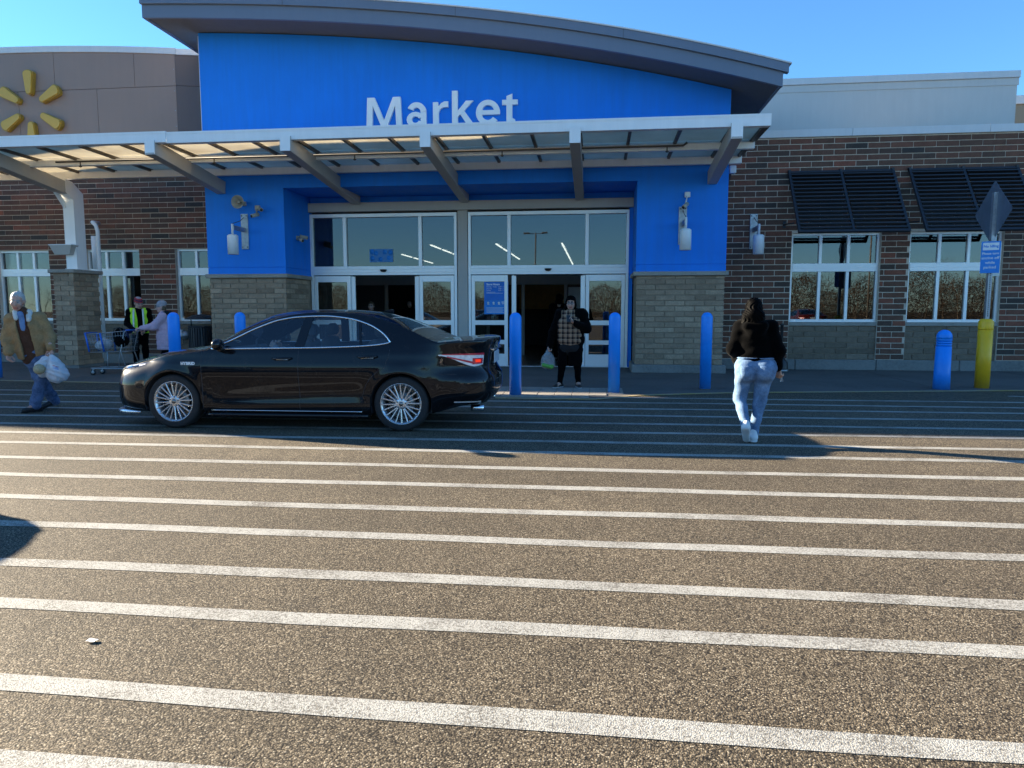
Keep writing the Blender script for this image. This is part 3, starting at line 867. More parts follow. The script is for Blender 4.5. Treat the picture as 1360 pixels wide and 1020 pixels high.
pw = thing('post_lamp', 'trapezoid metal uplight clamped to the canopy post above the pillar', 'lamp', (-13.22, 16.55, 2.95))
m = MB(); m.add([(-.30, -.12, .12), (.30, -.12, .12), (.30, .14, .12), (-.30, .14, .12), (-.20, -.07, -.11), (.20, -.07, -.11), (.20, .07, -.11), (-.20, .07, -.11)],
      [(0, 1, 2, 3), (7, 6, 5, 4), (0, 4, 5, 1), (1, 5, 6, 2), (2, 6, 7, 3), (3, 7, 4, 0)]); m.build('housing', M['canopy_beam'], pw)
MB().box(-.31, .31, -.13, .15, .121, .14).build('lens', M['lamp_white'], pw)

dp = thing('downpipe', 'curved pale downpipe with a white sleeve behind the stone pillar', 'pipe', (-13.3, 17.75, 0))
MB().tube([(-.12, .4, 3.80), (.0, 0, 3.78), (.09, 0, 3.70), (.13, 0, 3.55), (.13, 0, 2.5), (.13, 0, .1)], .05, 10).build('pipe', M['canopy_white'], dp)
MB().tube([(.02, 0, 3.42), (.02, 0, 2.55)], .075, 12).build('sleeve', M['lamp_white'], dp)

# ------------------------------------------------------------------ signs on the wall
ws = thing('store_sign', 'raised white letters reading Market on the blue entrance wall', 'sign', (-5.42, BY, 5.72))
def arc(cx, cz, rx, rz_, a0, a1, n=14): return [(cx + rx * math.cos(math.radians(a0 + (a1 - a0) * k / n)), cz + rz_ * math.sin(math.radians(a0 + (a1 - a0) * k / n))) for k in range(n + 1)]
def half_ring(cx, cz, rx, rz_, ix, iz, a0, a1): return arc(cx, cz, rx, rz_, a0, a1) + arc(cx, cz, ix, iz, a1, a0)
LET = [
    (0.0, [[(0, 0), (.03, .69), (.21, .69), (.43, .17), (.65, .69), (.83, .69), (.86, 0), (.72, 0), (.70, .50), (.49, .0), (.37, .0), (.16, .50), (.14, 0)]]),
    (.97, [[(.335, 0), (.47, 0), (.47, .33), (.335, .33)], half_ring(.24, .33, .23, .225, .095, .105, 2, 155), half_ring(.21, .165, .21, .175, .085, .075, 20, 340)]),
    (1.60, [[(0, 0), (.135, 0), (.135, .30), (.17, .38), (.24, .42), (.36, .425), (.36, .55), (.27, .55), (.19, .51), (.13, .44), (.125, .54), (0, .54)]]),
    (2.05, [[(0, 0), (.135, 0), (.135, .19), (.19, .25), (.36, 0), (.53, 0), (.285, .33), (.50, .55), (.33, .55), (.135, .33), (.135, .78), (0, .78)]]),
    (2.61, [half_ring(.28, .27, .28, .285, .148, .17, 0, 180), half_ring(.28, .27, .28, .28, .148, .165, 180, 322), [(.10, .225), (.555, .225), (.56, .30), (.42, .325), (.10, .325)]]),
    (3.22, [[(.10, .05), (.16, 0), (.30, 0), (.30, .1), (.235, .13), (.235, .43), (.36, .43), (.36, .54), (.235, .54), (.235, .67), (.10, .62), (.10, .54), (.0, .54), (.0, .43), (.10, .43)]])]
for lx, polys in LET:
    m = MB()
    for i, pl0 in enumerate(polys): m.prism(pl0, -.075 + .0015 * i, -.002)
    o = m.build('letter', M['letter'], ws); o.location = (lx, 0, 0)

em = thing('wall_emblem', 'six amber petals set in a starburst on the brown gable', 'emblem', (-15.17, W - .03, 6.86))
def petal():
    pts = []
    for k in range(9): 
        a = math.pi * k / 8; pts.append((.155 * math.cos(a), .90 + .10 * math.sin(a)))
    for k in range(7):
        a = math.pi + math.pi * k / 6; pts.append((.095 * math.cos(a), .42 + .08 * math.sin(a)))
    return pts
def scaled(pts, s, cx=0, cz=.67): return [(cx + (x - cx) * s, cz + (z - cz) * (1 - (1 - s) * .45)) for x, z in pts]
pm = MB().prism(petal(), -.13, -.02)
pm2 = MB().prism(scaled(petal(), .8), -.16, -.131)
pme, pme2 = pm.mesh('petal', True), pm2.mesh('petal_face', True)
pme.materials.append(M['petal_rim']); pme2.materials.append(M['petal'])
for k in range(6):
    o = link('petal', pme, None, em); o.rotation_euler = (0, math.radians(60 * k), 0)
    f = link('petal_face', pme2, None, o)

# ------------------------------------------------------------------ wall lamps
def wall_lamp(x, y, label):
    t = thing('wall_lamp', label, 'wall lamp', (x, y, 3.38), 0, 'cylinder lamps on the entrance front')
    MB().box(-.09, .09, -.03, 0, -.43, .42, .006).build('back_plate', M['galv'], t)
    s = MB()
    for a in (-.06, .06):
        for z in (-.38, .37): s.lathe([(0, -.042), (.014, -.042), (.014, -.03)], 6, 'y', (a, 0, z))
    s.build('bolt', M['black_plastic'], t)
    MB().box(-.035, .035, -.62, -.031, -.02, .08, .006).build('arm', M['galv'], t)
    MB().tube([(0, -.62, .11), (0, -.62, -.14)], .028, 8).build('stem', M['white_plastic'], t)
    MB().tube([(0, -.04, .33), (.005, -.25, .22), (0, -.60, .12)], .008, 5).build('cable', M['black_plastic'], t)
    sh = MB().lathe([(.0, -.135), (.09, -.14), (.122, -.165), (.125, -.18), (.125, -.60), (.11, -.60), (.11, -.3), (0, -.3)], 24, 'z', (0, -.62, 0))
    sh.build('shade', M['lamp_white'], t)
wall_lamp(-8.56, BY, 'white cylinder wall lamp on the blue wall below the horn speaker')
wall_lamp(1.93, BY, 'white cylinder wall lamp on the blue wall right of the doors')
wall_lamp(3.80, W, 'white cylinder wall lamp on the dark brick beside the blue bay')

def camera_head(mb_parent, loc, rz_, tilt=-.45):
    m = MB().tube([(0, .10, 0), (0, -.10, 0)], [.045, .045], 12)
    o = m.build('camera_head', M['beige_plastic'], mb_parent); o.location = loc; o.rotation_euler = (tilt, 0, rz_)
    l = MB().tube([(0, -.101, 0), (0, -.112, 0)], .032, 10).build('lens', M['black_plastic'], o)
def sec_cam(label, loc, heads, boxc='beige_plastic'):
    t = thing('security_camera', label, 'camera', loc, 0)
    MB().box(-.06, .06, -.07, 0, -.06, .06, .008).build('junction_box', M[boxc], t)
    for (dx, dz, rz_, ti) in heads:
        MB().tube([(0, -.05, 0), (dx * .6, -.10, dz * .6), (dx, -.14, dz)], .018, 6).build('bracket', M[boxc], t)
        camera_head(t, (dx, -.19, dz), rz_, ti)
    return t
sec_cam('pair of beige security cameras beside the horn speaker', (-8.20, BY, 3.93), [(.16, -.06, .5, .15), (.0, -.19, -.5, .3)])
sec_cam('white security camera above the lamp right of the doors', (2.02, BY, 4.06), [(-.06, -.26, -.6, .5)], 'white_plastic')
t = thing('security_camera', 'small twin camera on the shaded side wall of the entrance recess', 'camera', (PXL, 17.5, 3.28))
MB().box(.002, .06, -.05, .05, -.05, .05, .008).build('junction_box', M['beige_plastic'], t)
camera_head(t, (.12, -.06, -.05), 1.0, .3); camera_head(t, (.14, .10, .03), 2.0, .2)
hs = thing('horn_speaker', 'round grey horn speaker on the blue wall above the left lamp', 'speaker', (-8.55, BY, 4.04))
h = MB().lathe([(.03, -.05), (.05, -.16), (.085, -.24), (.15, -.34), (.16, -.35), (.15, -.345), (.08, -.25), (.05, -.2), (0, -.2)], 20, 'y'); h.build('horn', M['beige_plastic'], hs)
MB().lathe([(0, -.33), (.03, -.32), (.04, -.27), (.03, -.2)], 12, 'y').build('driver_cap', M['beige_plastic'], hs)
MB().box(-.05, .05, -.07, 0, -.05, .05, .01).build('bracket', M['beige_plastic'], hs)
vb = thing('wall_outlet', 'small grey round utility outlet on the wall left of the trash can', 'outlet', (-11.15, W + .05, .78))
MB().lathe([(.12, 0), (.12, -.05), (.09, -.07), (.05, -.12), (0, -.12)], 16, 'y').build('flange', M['galv'], vb)
MB().box(-.16, -.06, -.1, -.01, -.03, .15, .01).build('cover', M['white_plastic'], vb)

# ------------------------------------------------------------------ louvred awnings
def awning(xc, w, label):
    t = thing('louvred_awning', label, 'awning', (xc, W, 4.75), 0, 'louvred awnings over the right-hand windows')
    L, ang = 1.86, math.atan2(1.10, 1.52)
    d = Vector((0, -math.sin(ang), -math.cos(ang))); nrm = Vector((0, -math.cos(ang), math.sin(ang)))
    base = Vector((0, -.06, 0))
    for k, x in enumerate((-w / 2 + .03, 0, w / 2 - .03)):
        MB().beam(base + Vector((x, 0, 0)), base + Vector((x, 0, 0)) + d * L, .06, .07, up=nrm, ch=.004).build('rail', M['black_steel'], t)
        h = MB().box(x - .03, x + .03, -.09, 0, .0, .07, .006); h.build('hinge', M['black_steel'], t)
    for s in (0, L):
        MB().beam(base + d * s + Vector((-w / 2, 0, 0)), base + d * s + Vector((w / 2, 0, 0)), .065, .06, up=nrm, ch=.004).build('end_bar', M['black_steel'], t)
    sm = MB().beam((-w / 4 + .045, 0, 0), (w / 4 - .045, 0, 0), .115, .030, up=(0, .0, 1)).mesh('slat', True)
    sm.materials.append(M['black_steel'])
    n = 15
    for sx in (-1, 1):
        for k in range(n):
            p = base + d * (L * (k + .75) / (n + .5)) + Vector((sx * w / 4, 0, 0))
            o = link('slat', sm, None, t); o.location = p; o.rotation_euler = (math.radians(-22), 0, 0)
    for x in (-w / 2 - .03, w / 2 + .03):
        s = MB().beam((x, -.02, -1.22), (x, -.85, -1.28), .03, .03); s.box(x - .03, x + .03, -.03, 0, -1.30, -1.14); s.build('stay', M['black_steel'], t)
awning(5.76, 2.42, 'black louvred awning over the window nearest the blue bay')
awning(8.50, 2.42, 'black louvred awning over the window behind the sign post')

# ------------------------------------------------------------------ bollards, sign post, bin, receptacle
def bollard(x, y, label):
    t = thing('bollard', label, 'bollard', (x, y, 0), 0, 'plain blue bollards along the kerb')
    prof = [(0, 0), (.104, 0), (.104, 1.33)] + [(.104 * math.cos(a), 1.33 + .10 * math.sin(a)) for a in [math.pi / 2 * k / 6 for k in range(1, 7)]]
    MB().lathe(prof, 20).build('sleeve', M['bollard'], t)
    MB().lathe([(.125, 0), (.125, .015), (.105, .02)], 20).build('collar', M['concrete'], t)
bollard(-1.37, 12.13, 'blue bollard just behind the black car, beside the store hours poster')
bollard(.33, 12.66, 'blue bollard in front of the glass door right of the woman with the phone')
bollard(2.03, 13.46, 'blue bollard in front of the tan base, left of the walking woman')
bollard(-7.66, 12.2, 'blue bollard hiding the back of the woman in the lilac coat')
bollard(-6.93, 13.25, 'blue bollard behind the windscreen of the black car, before the tan block base')
bollard(-12.82, 13.85, 'blue bollard beside the elbow of the man in the tan jacket')
t = thing('ringed_bollard', 'short blue bollard with three grooved rings left of the yellow post', 'bollard', (6.40, 13.99, 0))
MB().lathe([(0, 0), (.145, 0), (.138, .3), (.130, .80)], 24).build('shaft', M['bollard'], t)
rg = MB()
for k in range(3):
    z = .80 + .045 * k; rg.lathe([(.118, z), (.118, z + .014), (.130, z + .016), (.130, z + .043), (.118, z + .045)], 24)
rg.build('ring', M['bollard'], t)
MB().lathe([(.130, .936), (.130, .98)] + [(.130 * math.cos(a), .98 + .13 * math.sin(a)) for a in [math.pi / 2 * k / 6 for k in range(1, 7)]], 24).build('dome', M['bollard'], t)

sp = thing('sign_post', 'perforated steel sign post standing in a yellow bollard sleeve, diamond sign seen from behind', 'sign post', (7.26, 14.30, 0), math.radians(0))
MB().lathe([(0, 0), (.125, 0), (.125, 1.10)], 20).build('yellow_sleeve', M['yellow'], sp)
MB().lathe([(.125, 1.102), (.128, 1.12), (.128, 1.25), (.09, 1.30), (0, 1.31)], 20).build('sleeve_cap', M['yellow'], sp)
post = MB().box(-.035, .035, -.035, .035, 1.30, 3.62).build('post', M['galv'], sp)
hl = MB()
for k in range(58): hl.lathe([(0, -.0365), (.011, -.0365), (.011, -.0355)], 8, 'y', (0, 0, 1.36 + k * .039))
hl.build('post_holes', M['alu_dark'], sp, kind='stuff')
# diamond seen from the back, turned a little away
dm = MB(); R_ = .56
dpts = []
for k in range(4):
    a = math.pi / 2 * k
    c = Vector((math.cos(a) * (R_ - .05), math.sin(a) * (R_ - .05)))
    for j in (-1, 0, 1): 
        b = a + j * math.pi / 4; dpts.append((c.x + .05 * math.cos(b) , c.y + .05 * math.sin(b)))
dm.prism([(p[0] * .95, p[1] * 1.0) for p in dpts], -.0015, .0015)
dobj = dm.build('diamond_plate', M['sign_back'], sp); dobj.location = (.02, .06, 3.27); dobj.rotation_euler = (0, 0, math.radians(-85))
rib = MB().box(-.045, .045, -.012, .0, -.5, .42); rb = rib.build('sign_channel', M['galv'], sp); rb.location = (.012, -.036, 3.20)
pt = MB().box(-.15, .15, -.004, .0, -.32, .26, .002).build('blue_plate', M['sign_blue'], sp); pt.location = (-.035, -.06, 2.47); pt.rotation_euler = (0, 0, math.radians(-30))
MB().box(-.125, .125, -.0065, -.0045, .10, .235).build('white_field', M['sign_white'], pt)
text('No Idling', .062, M['sign_blue'], pt, (0, -.0075, .15), align='CENTER', bold=.002)
for i, s in enumerate(('Please turn', 'engine off', 'while', 'parked')):
    text(s, .07 if i else .058, M['sign_white'], pt, (0, -.0062, .02 - .085 * i), align='CENTER', bold=.001)
gp = MB().box(-.17, .17, 0, .004, -.32, .32, .002).build('grey_plate', M['galv'], sp); gp.location = (.12, .055, 2.42); gp.rotation_euler = (0, 0, math.radians(35))

tc = thing('trash_can', 'black slatted trash can with wide rain lid below the third window', 'trash can', (-10.28, 17.6, 0))
MB().lathe([(.27, .06), (.27, 1.0), (0, 1.0)], 20).build('liner', M['black_plastic'], tc)
slm = MB().box(-.022, .022, -.012, .012, .03, 1.04, .003).mesh('slat'); slm.materials.append(M['black_steel'])
for k in range(30):
    a = 2 * math.pi * k / 30
    o = link('slat', slm, None, tc); o.location = (.31 * math.cos(a), .31 * math.sin(a), 0); o.rotation_euler = (0, 0, a + math.pi / 2)
rr_ = MB()
for z in (.04, 1.03): rr_.lathe([(.30, z - .02), (.325, z - .02), (.325, z + .02), (.30, z + .02)], 24, close=True)
rr_.build('hoop', M['black_steel'], tc)
for a in (0, math.pi): MB().tube([(.28 * math.cos(a), .28 * math.sin(a), 1.03), (.28 * math.cos(a), .28 * math.sin(a), 1.24)], .012, 6).build('lid_leg', M['black_steel'], tc)
MB().lathe([(.40, 1.22), (.39, 1.245), (.2, 1.33), (0, 1.36)], 24).build('rain_lid', M['black_steel'], tc)

sr = thing('ash_receptacle', 'thin dark smokers post with wide base against the brick', 'ash receptacle', (4.42, 17.66, 0))
MB().lathe([(0, 0), (.17, 0), (.17, .06), (.16, .22), (.10, .30), (.045, .38), (.035, .5), (.035, 1.08), (.05, 1.10), (.05, 1.14), (.0, 1.15)], 18).build('body', M['black_plastic'], sr)
MB().lathe([(.175, .0), (.178, .03), (.175, .05)], 18).build('foot_ring', M['galv'], sr)

# ------------------------------------------------------------------ posters on the glass
hp = thing('hours_poster', 'blue store hours poster stuck on the glass left of the open doors', 'poster', (-2.575, SY - .044, 1.36))
MB().box(-.315, .315, -.004, 0, .36, .83).build('upper_sheet', M['poster_dark'], hp)
MB().box(-.315, .315, -.004, 0, 0, .358).build('lower_sheet', M['sign_blue'], hp)
text('Store Hours', .068, M['sign_white'], hp, (-.255, -.006, .745), bold=.003)
for i, (a, b) in enumerate((('Monday - Friday', '6:00 - 11:00'), ('Saturday', '6:00 - 11:00'), ('Sunday', '6:00 - 11:00'))):
    text(a, .042, M['sign_white'], hp, (-.255, -.006, .69 - .045 * i)); text(b, .042, M['sign_white'], hp, (.06, -.006, .69 - .045 * i))
for i, z in enumerate((.56, .535)): MB().box(-.255, -.02 + .2 * i, -.0055, -.0042, z, z + .008).build('print_line', M['sign_white'], hp)
icon = MB()
for x in (-.21, -.07, .07):
    icon.lathe([(0, -.0055), (.03, -.0055), (.03, -.0042)], 10, 'y', (x, 0, .29)); icon.box(x - .02, x + .03, -.0055, -.0042, .245, .262)
icon.box(.14, .26, -.0055, -.0042, .30, .32); icon.box(.15, .25, -.0055, -.0042, .26, .275)
icon.build('icon', M['sign_white'], hp)
pl_ = MB()
for i in range(5): pl_.box(-.255, .2 - .03 * (i % 2), -.0055, -.0042, .16 - .03 * i, .169 - .03 * i)
pl_.build('print_line', M['sign_white'], hp)

wp = thing('poster', 'pale blue patterned poster on the upper glass above the left doors', 'poster', (-5.63, SY - .004, 2.72))
MB().box(-.315, .315, -.004, .004, 0, .34).build('sheet', M['poster'], wp)
bl = MB()
for k, (x, z) in enumerate(((-.24, .10), (-.14, .23), (-.02, .08), (.1, .26), (.2, .11), (.25, .25), (-.25, .27))): bl.lathe([(0, -.0055), (.06, -.0055), (.06, -.0042)], 12, 'y', (x, 0, z))
bl.build('pattern_dot', M['sign_blue'], wp)

# litter on the asphalt
lt = thing('paper_scrap', 'crumpled white paper scrap lying on the asphalt in the foreground', 'litter', (-2.22, 2.80, .004))
m = MB(); m.grid([[(-.026 + .015 * i, -.016 + .010 * j, .002 + .006 * rnd.random()) for j in range(4)] for i in range(4)]); m.build('sheet', M['sign_white'], lt)
# ------------------------------------------------------------------ the black saloon car
def pchip(xs, ys):
    xs, ys = np.array(xs, float), np.array(ys, float)
    h = np.diff(xs); d = np.diff(ys) / h
    m = np.zeros(len(xs)); m[0], m[-1] = d[0], d[-1]
    for i in range(1, len(xs) - 1):
        if d[i - 1] * d[i] > 0:
            w1, w2 = 2 * h[i] + h[i - 1], h[i] + 2 * h[i - 1]
            m[i] = (w1 + w2) / (w1 / d[i - 1] + w2 / d[i])
    def f(x):
        x = min(max(x, xs[0]), xs[-1]); i = min(max(int(np.searchsorted(xs, x)) - 1, 0), len(h) - 1)
        t = (x - xs[i]) / h[i]
        return float((2 * t**3 - 3 * t**2 + 1) * ys[i] + (t**3 - 2 * t**2 + t) * h[i] * m[i] + (-2 * t**3 + 3 * t**2) * ys[i + 1] + (t**3 - t**2) * h[i] * m[i + 1])
    return f
def sstep(a, b, x):
    t = min(max((x - a) / (b - a), 0), 1); return t * t * (3 - 2 * t)
LCAR, XF, XR, RA, ZA = 4.88, .96, 3.785, .368, .335
plan = [(0, 0), (.008, .2), (.03, .4), (.085, .58), (.17, .71), (.32, .81), (.52, .872), (.8, .905), (1.2, .918), (1.8, .922), (2.6, .922), (3.3, .922), (3.8, .915), (4.2, .893), (4.5, .855), (4.68, .80), (4.78, .72), (4.835, .60), (4.862, .45), (4.876, .22), (4.88, 0)]
sl_ = [0.0]
for (a, b), (c, d) in zip(plan, plan[1:]): sl_.append(sl_[-1] + math.hypot(c - a, d - b))
px_, py_ = pchip(sl_, [p[0] for p in plan]), pchip(sl_, [p[1] for p in plan])
UT = sl_[-1]
US = np.linspace(0, UT, 4000); UX = np.array([px_(u) for u in US])
def u_of_x(x): return float(np.interp(x, UX, US))
side_in = pchip([.17, .22, .30, .40, .50, .60, .68, .74, .79, .81, .86, .92, .98, 1.04, 1.10], [.11, .055, .030, .034, .030, .014, .003, 0, .001, .006, .018, .028, .048, .072, .10])
front_in = pchip([.17, .22, .28, .34, .50, .58, .64, .70, .76, .82], [.16, .06, .015, .0, .0, .012, .03, .06, .12, .2])
rear_in = pchip([.22, .30, .38, .46, .58, .66, .70, .76, .90, 1.0, 1.06, 1.1], [.24, .13, .04, .0, .0, .012, .05, .075, .06, .04, .02, .03])
zs_ = pchip([0, .1, .3, .55, .85, 1.2, 1.45, 2.0, 2.5, 3.0, 3.4, 3.9, 4.3, 4.6, 4.75, 4.88], [.70, .715, .755, .812, .875, .93, .956, .968, .976, .987, 1.0, 1.035, 1.065, 1.083, 1.09, 1.092])
def zbot(x):
    b = .20 if x < .6 else .185
    if x < .6: b = .195 + .02 * sstep(.3, .0, x)
    if x > 3.9: b = .20 + .12 * sstep(4.0, 4.7, x)
    for xc in (XF, XR):
        if abs(x - xc) < RA: b = max(b, ZA + math.sqrt(max(RA**2 - (x - xc)**2, 0)))
    return b
def inset(x, z):
    wf, wr = sstep(1.0, .25, x), sstep(3.9, 4.65, x)
    v = side_in(z) * (1 - wf - wr) + front_in(z) * wf + rear_in(z) * wr
    for xc in (XF, XR):
        r = math.hypot(x - xc, z - ZA)
        if z > ZA * .6: v -= .016 * math.exp(-((r - RA) / .07) ** 2) * (1 if abs(x - xc) < .5 else 0)
    # sculpted lower door: a hollow that rises to the rear
    if 1.4 < x < 3.5:
        zc = .36 + .10 * (x - 1.4) / 2.0
        v += .014 * math.exp(-((z - zc) / .07) ** 2) * sstep(1.4, 1.7, x) * sstep(3.45, 3.2, x)
    return v
def S(u, z):
    """point of the outer skin, near half as positive y"""
    x, y = px_(u), py_(u)
    e = .004
    tx, ty = px_(min(u + e, UT)) - px_(max(u - e, 0)), py_(min(u + e, UT)) - py_(max(u - e, 0))
    L = math.hypot(tx, ty) or 1; nx, ny = -ty / L, tx / L
    d = inset(x, z)
    return (x - nx * d, max(y - ny * d, 0.0), z)
zt_ = pchip([1.40, 1.6, 1.9, 2.15, 2.4, 2.7, 3.0, 3.3, 3.6, 3.9, 4.12, 4.22], [.951, 1.055, 1.212, 1.322, 1.384, 1.412, 1.408, 1.378, 1.305, 1.195, 1.098, 1.06])
dt_ = pchip([1.47, 1.7, 2.0, 2.25, 2.5, 2.8, 3.1, 3.35, 3.52, 3.62, 3.66], [.975, 1.078, 1.228, 1.320, 1.358, 1.368, 1.342, 1.278, 1.195, 1.115, 1.062])
db_ = pchip([1.47, 2.0, 2.6, 3.2, 3.45, 3.6, 3.66], [.975, .984, .992, 1.010, 1.026, 1.046, 1.062])
def SG(x, z):
    zb = zs_(x); p = S(u_of_x(x), zb); dz = max(z - zb, 0)
    return (p[0], p[1] - .42 * dz - .45 * dz * dz, z)
xc_ = pchip([1.40, 1.6, 1.9, 2.15, 2.4, 2.7, 3.0, 3.3, 3.6, 3.9, 4.12, 4.22], [1.20, 1.44, 1.80, 2.07, 2.38, 2.7, 3.0, 3.3, 3.56, 3.86, 4.10, 4.21])
zc_ = pchip([1.20, 1.44, 1.80, 2.07, 2.38, 2.7, 3.0, 3.3, 3.56, 3.86, 4.10, 4.21], [.995, 1.118, 1.305, 1.405, 1.442, 1.449, 1.445, 1.42, 1.355, 1.225, 1.115, 1.085])
hz_ = pchip([.02, .10, .25, .5, .8, 1.20], [.705, .755, .822, .89, .945, .995])
dz_ = pchip([4.21, 4.5, 4.72, 4.80, 4.87], [1.085, 1.108, 1.122, 1.118, 1.098])
SR = [0, .012, .03, .07, .14, .25, .4, .6, .8, 1.0]
def across(P, Cc):
    out = []
    for s in SR:
        q = 1 - (1 - s) ** 2.2
        out.append((P[0] + (Cc[0] - P[0]) * q, P[1] * (1 - s), P[2] + (Cc[1] - P[2]) * q))
    return out

def mat_carpaint(name, col, flake=(.02, .022, .03)):
    t = NT(name); v = t.coord(1.0, 'Object')
    c = t.mix(t.ramp(t.noise(v, 350, 2), [(.45, 0), (.62, .5)]), col, flake)
    dust = t.noise(v, 5, 6, .7)
    c = t.mix(t.ramp(dust, [(.55, 0), (.85, .06)]), c, (.3, .27, .23))
    nm = t.bump(t.noise(v, 2.2, 2), .012, .05)
    b = t.bsdf(c, t.ramp(dust, [(.3, .25), (.8, .4)]), 0, nm, coat=.75, spec=.02)
    return t.m
M['car_black'] = mat_carpaint('black_car_paint', (.004, .0045, .006), (.010, .011, .016))
M['car_silver'] = mat_carpaint('silver_car_paint', (.30, .31, .32), (.4, .41, .42))
M['car_red'] = mat_carpaint('red_car_paint', (.05, .006, .006), (.08, .01, .01))
M['car_white'] = mat_carpaint('white_car_paint', (.62, .62, .60), (.66, .66, .65))
M['car_glass'] = glass('car_glass', (.88, .92, .91), .03, 1.0)
M['car_glass_dark'] = glass('car_rear_glass', (.74, .78, .78), .04, 1.0)
M['chrome'] = plain('chrome', (.72, .74, .76), .14, 1.0, .02)
M['alloy'] = plain('alloy_wheel', (.62, .63, .65), .28, .85, .04)
M['disc'] = plain('brake_disc', (.25, .24, .23), .35, .9, .1)
M['tyre'] = plain('tyre_rubber', (.016, .016, .017), .78, 0, .2, 20, .2, 90)
M['trim_black'] = plain('gloss_black_trim', (.006, .006, .007), .12, 0, .1)
M['interior_black'] = plain('car_interior', (.035, .035, .04), .7)
M['interior_grey'] = plain('car_interior_grey', (.16, .16, .165), .75)
M['lens_clear'] = plain('clear_lens', (.82, .80, .82), .15, .1, .2, 25, coat=1)
M['lens_red'] = plain('red_lens', (.55, .03, .06), .08, 0, .1, coat=1)
M['lens_amber'] = plain('amber_lens', (.5, .16, .02), .1, 0, .1, coat=1)
M['brake_glow'] = emit('brake_light_glow', (1.0, .06, .03), .16)
M['plate'] = plain('licence_plate', (.5, .55, .62), .4, .2, .05)

